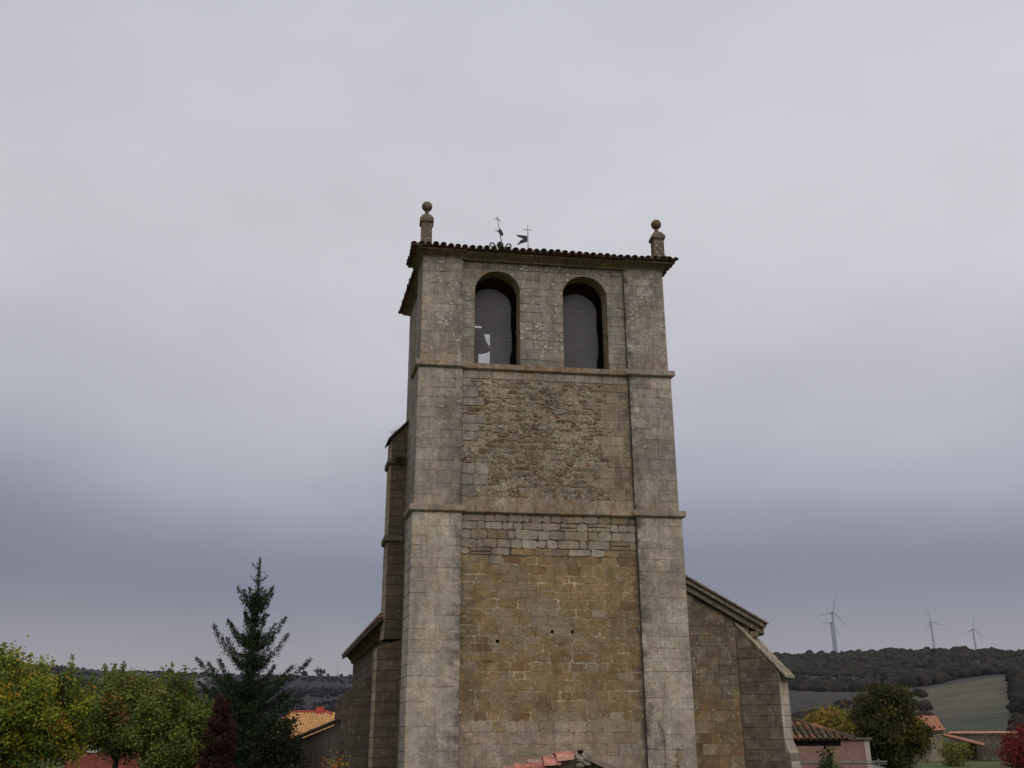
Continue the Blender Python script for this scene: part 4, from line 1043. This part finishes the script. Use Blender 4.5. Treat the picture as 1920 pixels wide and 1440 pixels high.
# ---- low white shed glimpsed between the porch and the tree
def shed():
    o = at(1622, 1430, 66); o.z = 0; dx, dy = Vector((1, 0, 0)), Vector((0, 1, 0))
    t = thing('shed', o, 'small pale shed with a dark roof left of the round tree', 'shed')
    m = MB(); quadbox(m, o, dx, dy, 0, 2.6, 0, 3, 0, 1.75, tint=(.32, .33, .34)); m.build('wall', PLASTER, t)
    m = MB(); quadbox(m, o, dx, dy, -.1, 2.7, -.15, 3.1, 1.755, 1.95, tint=(.045, .045, .045)); m.build('roof', PLASTER, t)
    m = MB(); quadbox(m, o, dx, dy, .45, 1.2, -.05, .002, .75, 1.6, tint=(.04, .05, .045)); wnd = m.build('window', PLASTER, t)
    m = MB(); quadbox(m, o, dx, dy, .55, .85, -.06, -.051, 1.15, 1.5, tint=(.4, .33, .15)); m.build('pane', PLASTER, wnd)
shed()
# ---- stone barn with salmon tile roof and lean-to
def barn():
    o = at(1776, 1430, 100); o.z = 0; dx, dy = Vector((-1, .1, 0)).normalized(), Vector((.1, 1, 0)).normalized()
    t = thing('stone_barn', o, 'small stone barn with salmon clay tile roof right of the round tree', 'barn')
    S_ = dict(tint=(.26, .225, .17), wear=(.4, .2, .35))
    m = MB(); quadbox(m, o, dx, dy, 0, 7, 0, 4, 0, 2.72, **S_); m.build('wall', RUB, t)
    m = MB(); tf = lambda: jit((.42, .19, .12), .15, .05)
    up1 = (dy * 2.4 + Vector((0, 0, 1.35))); p0 = o + dx * -.25 + dy * -.25 + Vector((0, 0, 2.68))
    m.add([p0, p0 + dx * 7.3, p0 + dx * 7.3 + up1, p0 + up1, p0 + dy * 4.6 + dx * 7.3, p0 + dy * 4.6], [(0, 1, 2, 3), (3, 2, 4, 5), (0, 3, 5), (1, 4, 2), (0, 5, 4, 1)], tint=(.25, .12, .08))
    r = m.build('roof', TILE, t); m = MB(); tiled_plane(m, p0 + Vector((0, 0, .05)), dx, up1, 7.3, up1.length, tf, .26, .6, .1); m.build('roof_tile', TILE, r, kind='stuff')
    # lean-to falling to the right
    m = MB(); rx = -dx
    q = o + rx * .0; z_ = 2.4
    for (ya, yb, tt, zo) in ((-.2, 1.4, (.42, .19, .13), 0),):
        m.add([q + rx * x + dy * y + Vector((0, 0, 2.45 - x * .26 + h_)) for x in (0, 3.6) for y in (ya, yb) for h_ in (-.14, 0)], BOXF, tint=tt)
    lr = m.build('lean_to_roof', TILE, t)
    m = MB(); tiled_plane(m, q + rx * 3.65 + dy * -.2 + Vector((0, 0, 2.45 - 3.65 * .26)), dy, -rx * 3.6 + Vector((0, 0, .94)), 1.6, 3.7, lambda: jit((.44, .20, .14), .15), .26, .6, .08); m.build('roof_tile', TILE, lr, kind='stuff')
    m = MB(); m.add([q + rx * x + dy * y + Vector((0, 0, 2.52 - x * .26 + h_)) for x in (1.2, 3.7) for y in (.5, 1.2) for h_ in (.03, .09)], BOXF, tint=(.45, .42, .38)); m.build('roof_sheet', PLASTER, lr)
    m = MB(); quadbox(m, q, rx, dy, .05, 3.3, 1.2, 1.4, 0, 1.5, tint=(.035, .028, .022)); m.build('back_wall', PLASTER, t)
barn()
def long_wall():
    p0 = at(1778, 1378, 104); p0.z = 0; p1 = at(2040, 1378, 92); p1.z = 0; d = (p1 - p0).normalized(); n_ = Vector((d.y, -d.x, 0)); L_ = (p1 - p0).length
    t = thing('tiled_wall', p0, 'long rubble stone wall topped with clay tiles at the right edge', 'wall')
    m = MB(); quadbox(m, p0, d, -n_, 0, L_, 0, .5, 0, 2.42, tint=(.27, .235, .185), wear=(.4, .15, .3)); m.build('wall', RUB, t)
    stn = MB(); z_ = 0
    while z_ < 2.3:
        x = 0
        while x < L_:
            wd = random.uniform(.25, .6)
            stone(stn, Plane(p0 + n_ * .0, d, n_), block_poly(x, x + wd, z_, z_ + .25, .04, .06, .02), .03, .015, jit((.28, .24, .185), .2), (.3, .2, .3)); x += wd
        z_ += .25
    stn.build('rubble_stone', RUB, t, kind='stuff')
    n = int(L_ / .3); c = MB()
    for i in range(n):
        m = c if i < 14 else MB()
        tile_mesh(m, p0 + d * (i * L_ / n + .15) + n_ * .22 + Vector((0, 0, 2.44)), (-n_ + Vector((0, 0, .28))).normalized(), Vector((0, 0, 1)), .26, .62, .13, jit((.42, .22, .14), .2))
        if m is not c: m.build('coping_tile', TILE, t)
    c.build('coping_tile', TILE, t, kind='stuff')
long_wall()
# ---- left: boundary wall abutting the church, orange roofed house, red brick house
def left_wall():
    p0 = W(-.9, 10.6, 0); p1 = at(548, 1384, 45); p1.z = 0
    d = (p1 - p0); L_ = d.length; d.normalize(); n_ = Vector((d.y, -d.x, 0)); n_ = n_ if n_.y < 0 else -n_
    t = thing('boundary_wall', p0, 'dark plastered yard wall with a sloping tiled coping left of the church', 'wall')
    zt = lambda x: 2.86 - .75 * x / L_
    m = MB(); m.add([p0 + d * x + n_ * y + Vector((0, 0, z_)) for x in (0, L_ * 1.5) for y in (-.4, 0) for z_ in (0, zt(x) - .08)], BOXF, tint=(.15, .125, .10)); m.build('wall', PLASTER, t)
    n = int(L_ * 1.5 / .24)
    for i in range(n):
        x = (i + .5) * .24; m = MB(); tile_mesh(m, p0 + d * x + n_ * .16 + Vector((0, 0, zt(x) - .05)), (-n_ + Vector((0, 0, .3))).normalized(), Vector((0, 0, 1)), .23, .6, .11, jit((.11, .075, .055), .2)); m.build('coping_tile', TILE, t)
left_wall()
def hip_house():
    o = at(505, 1384, 88); o.z = 0; dx, dy = Vector((1, 0, 0)), Vector((0, 1, 0))
    t = thing('house', o, 'low house with a bright orange tiled roof and red ridge left of the church', 'house')
    m = MB(); quadbox(m, o, dx, dy, 0, 9.5, 0, 6, 0, 2.2, tint=(.34, .28, .2)); m.build('wall', PLASTER, t)
    e = [Vector((-.4, -.5, 2.15)), Vector((9.9, -.5, 2.15)), Vector((9.9, 6.5, 2.15)), Vector((-.4, 6.5, 2.15)), Vector((1.0, 3, 4.35)), Vector((4.15, 3, 4.35))]
    m = MB(); m.add([o + v for v in e], [(0, 1, 5, 4), (1, 2, 5), (2, 3, 4, 5), (3, 0, 4), (3, 2, 1, 0)], tint=(.48, .25, .085)); r = m.build('roof', TILE, t)
    m = MB()
    for j in range(10):
        for i in range(34):
            x = -.3 + i * .3; f = j / 10; lo = -.4 + 1.4 * f; hi = 9.9 - 5.75 * f
            if lo < x < hi: tile_mesh(m, o + Vector((x, -.5 + 3.5 * f, 2.17 + 2.2 * f)), Vector((0, 3.5, 2.2)).normalized(), Vector((0, 0, 1)), .28, .45, .08, jit((.47, .26, .11), .12, .04))
    m.build('roof_tile', TILE, r, kind='stuff')
    m = MB(); m.tube([o + e[0] + Vector((0, 0, .06)), o + e[4] + Vector((0, 0, .08)), o + e[5] + Vector((0, 0, .08)), o + e[1] + Vector((0, 0, .06))], .13, 6, tint=(.36, .07, .05)); m.build('ridge_tile', TILE, r)
    m = MB(); quadbox(m, o, dx, dy, 3.3, 3.95, 2.7, 3.3, 4.2, 4.85, tint=(.36, .06, .05)); m.build('chimney', PLASTER, r)
    # second wing with the same orange tiles
    o2 = at(590, 1384, 80); o2.z = 0
    t2 = thing('house', o2, 'long orange tiled roof wing directly behind the yard wall', 'house')
    m = MB(); quadbox(m, o2, dx, dy, .5, 9, 0, 6, 0, 2.1, tint=(.34, .28, .2)); m.build('wall', PLASTER, t2)
    m = MB(); m.add([o2 + Vector(v) for v in ((0, -.4, 1.7), (9, -.4, 2.0), (9, 4, 4.25), (.9, 4, 4.2), (9, 8, 2.0), (0, 8, 1.7))], [(0, 1, 2, 3), (3, 2, 4, 5), (0, 3, 5), (1, 4, 2), (0, 5, 4, 1)], tint=(.50, .27, .09)); r2 = m.build('roof', TILE, t2)
    m = MB(); tiled_plane(m, o2 + Vector((.6, -.4, 1.85)), dx, Vector((0, 4.4, 2.35)), 8.2, 4.8, lambda: jit((.47, .27, .11), .12, .04), .28, .5, .08); m.build('roof_tile', TILE, r2, kind='stuff')
hip_house()
def red_house():
    o = at(120, 1430, 62); o.z = 0; dx, dy = Vector((1, 0, 0)), Vector((0, 1, 0))
    t = thing('house', o, 'red brick house with a white shuttered window behind the yellowing trees', 'house')
    BR = dict(tint=(.21, .062, .05))
    m = MB(); quadbox(m, o, dx, dy, 0, 13.2, 0, 6, 0, 2.02, **BR); m.build('wall', PLASTER, t)
    m = MB(); quadbox(m, o, dx, dy, -.2, 13.4, -.2, 6.2, 2.025, 2.22, tint=(.05, .09, .07)); m.build('roof', PLASTER, t)
    m = MB(); quadbox(m, o, dx, dy, 1.3, 2.1, -.08, -.002, 1.45, 1.98, tint=(.62, .62, .60)); m.build('shutter', PLASTER, t)
    br = MB(); z_ = 0; k = 0
    while z_ < 2.0:
        x = -(.13 if k % 2 else 0)
        while x < 13.1:
            if x >= 0 and not (1.1 < x < 2.1 and z_ > 1.3): stone(br, Plane(o, dx, Vector((0, -1, 0))), [(x + .01, z_ + .01), (x + .25, z_ + .01), (x + .25, z_ + .075), (x + .01, z_ + .075)], .004, .003, jit((.23, .065, .05), .2), (0, 0, 0), rough=0)
            x += .26
        z_ += .085; k += 1
    br.build('brick', PLASTER, t, kind='stuff')
    g = thing('gate_pillar', at(482, 1430, 50) * 1.0, 'orange-red brick pillar with a rounded top under the spruce', 'pillar')
    p = at(482, 1412, 50); m = MB(); m.tube([(p.x, p.y, 0), (p.x, p.y, p.z - .05), (p.x, p.y, p.z)], [.36, .36, .30], 12, tint=(.42, .115, .065)); g.location.z = 0; g['_w'] = (g.location.x, g.location.y, 0); m.build('shaft', PLASTER, g)
    m = MB(); m.tube([(p.x, p.y, p.z), (p.x, p.y, p.z + .1)], [.30, .1], 12, tint=(.42, .115, .065)); m.build('cap', PLASTER, g)
    q = at(0, 1436, 40); w_ = thing('garden_wall', (q.x, q.y, 0), 'low coral-red garden wall at the bottom left corner', 'wall')
    m = MB(); m.box(q.x - 3, q.x + .55, q.y, q.y + .25, 0, q.z, tint=(.45, .12, .07)); m.build('wall', PLASTER, w_)
    m = MB(); m.box(q.x - 3.05, q.x + .60, q.y - .04, q.y + .29, q.z + .002, q.z + .05, tint=(.45, .14, .09)); m.build('coping', PLASTER, w_)
red_house()
# ---- tiled gable top in the foreground, its foot hidden by the frame
def gable():
    o = at(1086, 1410, 20); pk = o.copy()
    t = thing('tiled_shed', (pk.x, pk.y, 0), 'top of a little stone shed with salmon clay tiles in front of the tower', 'shed')
    dl = (at(958, 1442, 20) - pk); dl2 = dl.normalized(); L_ = 3.0
    ztop = lambda x: pk.z - .10 + (x * (.245 if x < 0 else -.34))
    m = MB(); vs = []; xs = [-3, -2, -1.3, -.7, -.3, 0, .25, .6, 1.2, 2]
    for y in (0, 2.2): vs += [Vector((pk.x + x, pk.y + y, 0)) for x in xs] + [Vector((pk.x + x, pk.y + y, ztop(x) - .02 + .02 * math.sin(x * 9))) for x in xs]
    n = len(xs); fs = []
    for i in range(n - 1):
        fs += [(i, i + 1, n + i + 1, n + i), (2 * n + i, 3 * n + i, 3 * n + i + 1, 2 * n + i + 1), (n + i, n + i + 1, 3 * n + i + 1, 3 * n + i)]
    fs += [(0, n, 3 * n, 2 * n), (n - 1, 3 * n - 1, 4 * n - 1, 2 * n - 1)]
    m.add(vs, fs, tint=(.20, .165, .13), wear=(.2, .1, .4)); m.build('wall', RUB, t)
    sal = [(.46, .19, .15), (.40, .20, .15), (.30, .20, .15), (.44, .16, .125)]
    for k in range(7):
        for y in range(7):
            m = MB(); x = -.30 - k * .27; p = Vector((pk.x + x - .12 + random.uniform(-.03, .03), pk.y - .10 + y * .27, ztop(x) + .01 + random.uniform(-.02, .03)))
            tile_mesh(m, p, Vector((1, random.uniform(-.12, .12), .10 + random.uniform(-.08, .06))).normalized(), Vector((0, random.uniform(-.1, .1), 1)), .25, .33, .13, jit(random.choice(sal), .2), th=.022, taper=.72); m.build('roof_tile', TILE, t)
    for k in range(5):
        m = MB(); x = .12 + k * .30; tile_mesh(m, Vector((pk.x + x + .3, pk.y - .1, ztop(x + .3) + .0)), Vector((-1, 0, .34)).normalized(), Vector((0, 0, 1)), .22, .36, .09, jit((.16, .12, .09), .15)); m.build('roof_tile', TILE, t)
    for y in range(6):
        m = MB(); tile_mesh(m, Vector((pk.x + .02, pk.y - .08 + y * .36, pk.z - .07)), Vector((0, 1, 0)), Vector((0, 0, 1)), .25, .42, .12, jit(sal[2], .12)); m.build('ridge_tile', TILE, t)
    m = MB()
    for q in range(7):
        a_ = Vector((pk.x + .02 + random.uniform(-.05, .14), pk.y - .10, pk.z - .03 - q * .035))
        m.lathe([(.02, -.05), (.08, -.03), (.085, .02), (.03, .05)], a_, 7, tint=jit((.30, .27, .22), .2), wear=(.9, .2, .3))
    m.build('mortar_lump', RUB, t)
gable()

# ------------------------------------------------------------------ terrain
def skyline(az):
    """elevation angle of the bare ridge by azimuth (degrees right of the view axis)"""
    ks = [(-180, 2.6), (-60, 3.0), (-30, 3.55), (-26.5, 3.55), (-21, 3.28), (-15, 3.15), (-10, 3.1), (0, 3.6), (8, 3.9), (14.2, 4.02), (17, 3.95), (20, 3.9), (24, 3.75), (26.5, 3.65), (32, 3.8), (60, 3.2), (180, 2.6)]
    for (a, e), (a2, e2) in zip(ks, ks[1:]):
        if a <= az <= a2:
            f = (az - a) / (a2 - a); f = f * f * (3 - 2 * f); return e + (e2 - e) * f
    return 2.6
def sstep(x, a, b):
    f = min(1, max(0, (x - a) / (b - a))); return f * f * (3 - 2 * f)
def ground_h(x, y):
    r = math.hypot(x, y); az = math.degrees(math.atan2(x, y))
    h = math.tan(R_(skyline(az))) * 2000
    prof = .06 * sstep(r, 160, 500) + .34 * sstep(r, 450, 1150) + .60 * sstep(r, 1000, 2000)
    z_ = h * prof
    z_ += 13 * math.exp(-((az - 26.5) / 4.2) ** 2) * sstep(r, 280, 760) * (1 - sstep(r, 760, 1100) * .6)   # bare spur at the right
    k = sstep(r, 250, 900)
    z_ += k * (9 * mn.noise(Vector((x / 260, y / 260, 2))) + 4 * mn.noise(Vector((x / 90, y / 90, 5)))) * (1 if r < 1850 else .25)
    return z_ if r > 150 else z_ * 0
def ground_col(x, y):
    r = math.hypot(x, y); az = math.degrees(math.atan2(x, y)); n = mn.noise(Vector((x / 120, y / 160, 0))); n2 = mn.noise(Vector((x / 40, y / 40, 7)))
    if r < 150: return mixt((.045, .075, .02), (.075, .085, .03), .5 + .5 * n2)
    if az < 5:
        c = mixt((.012, .013, .016), (.026, .025, .025), .5 + n)
        if r < 520: c = mixt((.05, .07, .03), (.13, .10, .05), max(0, min(1, .5 + 2 * n)))
        if n2 > .38 and r > 600: c = (.15, .14, .12)
        return c
    if abs(az - 25.5) < 4.2 and r < 800:
        c = mixt((.085, .076, .048), (.040, .052, .026), sstep(n * 1.6 + (620 - r) / 400, -.2, .5)); c = mixt(c, (.05, .04, .03), sstep(n2, .1, .5) * .5); return c
    if r < 420: return mixt((.04, .05, .024), (.08, .066, .038), .5 + n)
    if r < 900: return mixt((.034, .029, .024), (.060, .052, .040), max(0, min(1, .4 + 1.6 * n)))
    return (.035, .03, .024)
rs = [0, 8, 20, 40, 70, 110, 150, 175, 200, 240, 290, 350, 420, 500, 580, 660, 740, 820, 900, 1000, 1120, 1250, 1400, 1550, 1700, 1850, 2000, 2150, 2400, 2800, 3400, 4200]
azs = []
a_ = -180.0
while a_ < 180: azs.append(a_); a_ += (.5 if -34 < a_ < 34 else 4)
vs = []; cl = []
for r in rs:
    for a_ in azs:
        x, y = r * math.sin(R_(a_)), r * math.cos(R_(a_)); vs.append((x, y, ground_h(x, y))); cl.append((*ground_col(x, y), 1))
na = len(azs); fs = []
for i in range(len(rs) - 1):
    for j in range(na):
        k = (j + 1) % na
        if i == 0:
            if True: fs.append((j, (i + 1) * na + j, (i + 1) * na + k))
        else: fs.append((i * na + j, (i + 1) * na + j, (i + 1) * na + k, i * na + k))
me = bpy.data.meshes.new('ground'); me.from_pydata(vs, [], fs); at_ = me.attributes.new('tint', 'FLOAT_COLOR', 'POINT'); at_.data.foreach_set('color', np.array(cl, dtype=np.float32).ravel())
me.polygons.foreach_set('use_smooth', [True] * len(me.polygons))
gm, gt, gb = newmat('ground_cover'); Pg = geo(gt)
kk = M_(gt, 'MULTIPLY', mr(gt, nz(gt, Pg, .05, 8, .7), .3, .7, .6, 1.4), mr(gt, nz(gt, Pg, 3, 6, .7), .3, .7, .75, 1.25))
s_ = gt.nodes.new('ShaderNodeVectorMath'); s_.operation = 'SCALE'; gt.links.new(attr(gt, 'tint').outputs['Color'], s_.inputs[0]); gt.links.new(kk, s_.inputs['Scale']); gt.links.new(s_.outputs[0], gb.inputs['Base Color'])
me.materials.append(gm); me.update()
g_o = bpy.data.objects.new('ground', me); COL.objects.link(g_o); g_o['kind'] = 'structure'
# normals upward
if me.polygons[200].normal.z < 0: me.flip_normals()

# ---- woods on the hills: rounded irregular crowns
import bmesh
bmi = bmesh.new(); bmesh.ops.create_icosphere(bmi, subdivisions=2, radius=1); IV = np.array([v.co[:] for v in bmi.verts]); IF = np.array([[v.index for v in f.verts] for f in bmi.faces]); bmi.free()
def wood(name, spots, label):
    n = len(spots); VV = np.zeros((n, len(IV), 3), dtype=np.float32); CC = np.ones((n, len(IV), 4), dtype=np.float32)
    for i, (x, y, r, c) in enumerate(spots):
        k = 1 + rng.uniform(-.22, .28, (len(IV), 1)); VV[i] = IV * k * np.array([r, r, r * rng.uniform(.65, .95)]) + np.array([x, y, ground_h(x, y) + r * .45]); CC[i, :, :3] = np.array(c) * (1 + rng.uniform(-.3, .3, (len(IV), 1)))
    FF = (IF[None] + (np.arange(n) * len(IV))[:, None, None]).reshape(-1, 3)
    me = bpy.data.meshes.new(name); me.vertices.add(n * len(IV)); me.vertices.foreach_set('co', VV.ravel()); nf = len(FF)
    me.loops.add(nf * 3); me.loops.foreach_set('vertex_index', FF.astype(np.int32).ravel()); me.polygons.add(nf); me.polygons.foreach_set('loop_start', np.arange(nf, dtype=np.int32) * 3)
    a = me.attributes.new('tint', 'FLOAT_COLOR', 'POINT'); a.data.foreach_set('color', CC.ravel()); me.update(); me.validate()
    me.materials.append(WOODS); o = bpy.data.objects.new(name, me); COL.objects.link(o); o['kind'] = 'stuff'; o['label'] = label; o['category'] = 'wood'; return o
WOODS = simple('distant_foliage', None, .12, .4, attrname='tint', bs=1.0, bd=2.0)
spots = []
WC = [(.022, .020, .014), (.032, .022, .016), (.018, .022, .014), (.036, .026, .016), (.014, .015, .012)]
while len(spots) < 7500:
    az = random.uniform(12, 32); r = random.uniform(900, 2040) if random.random() < .75 else random.uniform(1900, 2030)
    x, y = r * math.sin(R_(az)), r * math.cos(R_(az))
    if r < 1250 and mn.noise(Vector((x / 170, y / 170, 4))) < .02: continue
    if abs(az - 26.5) < 3.5 and r < 1000: continue
    spots.append((x, y, random.uniform(2.2, 5.2) * (1.5 if random.random() < .10 else 1), random.choice(WC)))
# scrub bank above the right-hand wall and hedge lines below the wood
for i in range(260):
    az = random.uniform(13.5, 30); r = random.choice((420, 560, 640)) + random.uniform(-12, 12) + 60 * math.sin(az * .7)
    if 22.2 < az < 26.5 and r < 700: continue
    x, y = r * math.sin(R_(az)), r * math.cos(R_(az)); spots.append((x, y, random.uniform(1.5, 3.6), random.choice(WC)))
for i in range(420):
    az = random.uniform(25.9, 29.5); r = random.uniform(330, 720) if i % 2 else random.uniform(260, 330); x, y = r * math.sin(R_(az)), r * math.cos(R_(az)); spots.append((x, y, random.uniform(.8, 2.2), random.choice(WC)))
for c_ in (14.5, 19.2, 20.3, 22.6, 23.9, 25.2):
    for i in range(26):
        az = c_ + random.gauss(0, .35); r = random.uniform(1930, 2010); spots.append((r * math.sin(R_(az)), r * math.cos(R_(az)), random.uniform(5, 9.5), random.choice(WC)))
for i in range(700):      # wood coming down over the shoulder at the far right
    az = 26.3 + abs(random.gauss(0, 1.5)); r = random.uniform(420, 1000); spots.append((r * math.sin(R_(az)), r * math.cos(R_(az)), random.uniform(2.0, 4.5), random.choice(WC)))
wood('wooded_hillside', spots, 'dark brown autumn wood covering the hill at the right')
spots = []
LC = [(.012, .014, .017), (.018, .018, .020), (.014, .014, .016)]
for i in range(6000):
    az = random.uniform(-30, -6); r = random.uniform(700, 2010); x, y = r * math.sin(R_(az)), r * math.cos(R_(az))
    if mn.noise(Vector((x / 150, y / 90, 8))) < .0: continue
    spots.append((x, y, random.uniform(.9, 2.6), random.choice(LC)))
wood('scrub_hillside', spots, 'dark bluish scrub on the far hill at the left')
# two lone trees on the left skyline, a mast, and turbines
def lone(px, py, Y, hh, label):
    p = at(px, py, Y); t = thing('skyline_tree', (p.x, p.y, p.z), label, 'tree', 'lone trees on the left skyline')
    P_, K = clump_points((p.x, p.y, p.z), (hh * .62, hh * .62, hh * .5), 60, 30, .4, .12); leaf_cloud(P_, rng.uniform(1.2, 2.4, len(P_)), colours(K, LC, [1, 1, 1]), 'crown', LEAF, t)
    m = MB(); gz = ground_h(p.x, p.y); m.tube([(p.x, p.y, min(gz, p.z - hh * .4) - 2), (p.x, p.y, p.z)], [.6, .3], 6); m.build('trunk', BARK, t)
lone(571, 1263, 1980, 13, 'small round tree on the left skyline, nearer the spruce')
lone(601, 1259, 1980, 18, 'broad round tree on the left skyline, nearer the church')
def mast(px, py, Y, hh, label):
    p = at(px, py, Y); t = thing('radio_mast', (p.x, p.y, p.z - hh), label, 'mast'); m = MB(); m.tube([(p.x, p.y, p.z - hh), (p.x, p.y, p.z)], [.35, .15], 6, tint=(.2, .2, .22)); m.build('pole', IRON, t)
    m = MB(); m.box(p.x - 1.5, p.x + 1.5, p.y - .2, p.y + .2, p.z - hh * .72, p.z - hh * .68, tint=(.2, .2, .2)); m.build('cross_arm', IRON, t)
mast(634, 1243, 1950, 30, 'thin mast on the far left hill beside the church wall')
def turbine(px, py, Y, blade, ang, yaw, label):
    p = at(px, py, Y); t = thing('wind_turbine', (p.x, p.y, p.z - 80), label, 'wind turbine', 'wind turbines on the ridge')
    m = MB(); m.tube([(p.x, p.y, p.z - 82), (p.x, p.y, p.z - 40), (p.x, p.y, p.z - 1.5)], [3.3, 2.6, 1.9], 12); m.build('tower', TUR, t)
    f = Vector((math.sin(yaw), -math.cos(yaw), 0)); r = Vector((math.cos(yaw), math.sin(yaw), 0))
    m = MB(); q = [p - f * 7 + Vector((0, 0, 0)), p - f * 5, p + f * 2, p + f * 3.5]; m.tube(q, [1.2, 2.3, 2.2, 1.0], 8); m.build('nacelle', TUR, t)
    hub = p + f * 4.2; m = MB(); m.tube([hub - f * 1.0, hub + f * .8, hub + f * 1.8], [1.8, 1.6, .4], 10); m.build('hub', TUR, t)
    for k in range(3):
        an = R_(ang + 120 * k); d = r * math.cos(an) + Vector((0, 0, 1)) * math.sin(an); s = d.cross(f); m = MB(); vs = []
        for u_, w_, th in ((0, .8, .8), (.1, 1.5, .6), (.22, 2.1, .4), (.6, 1.3, .22), (1, .35, .08)):
            c = hub + d * blade * u_; vs += [c - s * w_, c + f * th, c + s * w_ * .7, c - f * th]
        fs = [(4 * i + j, 4 * i + (j + 1) % 4, 4 * i + 4 + (j + 1) % 4, 4 * i + 4 + j) for i in range(4) for j in range(4)] + [(3, 2, 1, 0), (16, 17, 18, 19)]
        m.add(vs, fs); m.build('blade', TUR, t)
TUR = simple('turbine_steel', (.30, .32, .37), .2, .03, .5, bs=0)
turbine(1561, 1149, 2150, 42, 74, .25, 'largest wind turbine, leftmost on the right-hand ridge')
turbine(1559, 1169, 2500, 38, 60, .25, 'wind turbine directly behind the largest one, its hub a little lower')
turbine(1746, 1169, 2700, 38, 106, .2, 'middle wind turbine on the right-hand ridge')
turbine(1825, 1182, 2900, 38, 82, .3, 'rightmost wind turbine on the right-hand ridge')

# ---- air between here and the hills
hb = MB(); hb.box(-4400, 4400, -4400, 4400, -8, 345); 
hm = bpy.data.materials.new('haze'); hm.use_nodes = True; ht = hm.node_tree; ht.nodes.clear(); ho = ht.nodes.new('ShaderNodeOutputMaterial'); hv = ht.nodes.new('ShaderNodeVolumePrincipled')
hv.inputs['Color'].default_value = (.82, .88, 1.0, 1); hv.inputs['Density'].default_value = .00003; ht.links.new(hv.outputs[0], ho.inputs['Volume'])
hz = hb.build('haze', hm, kind='stuff')
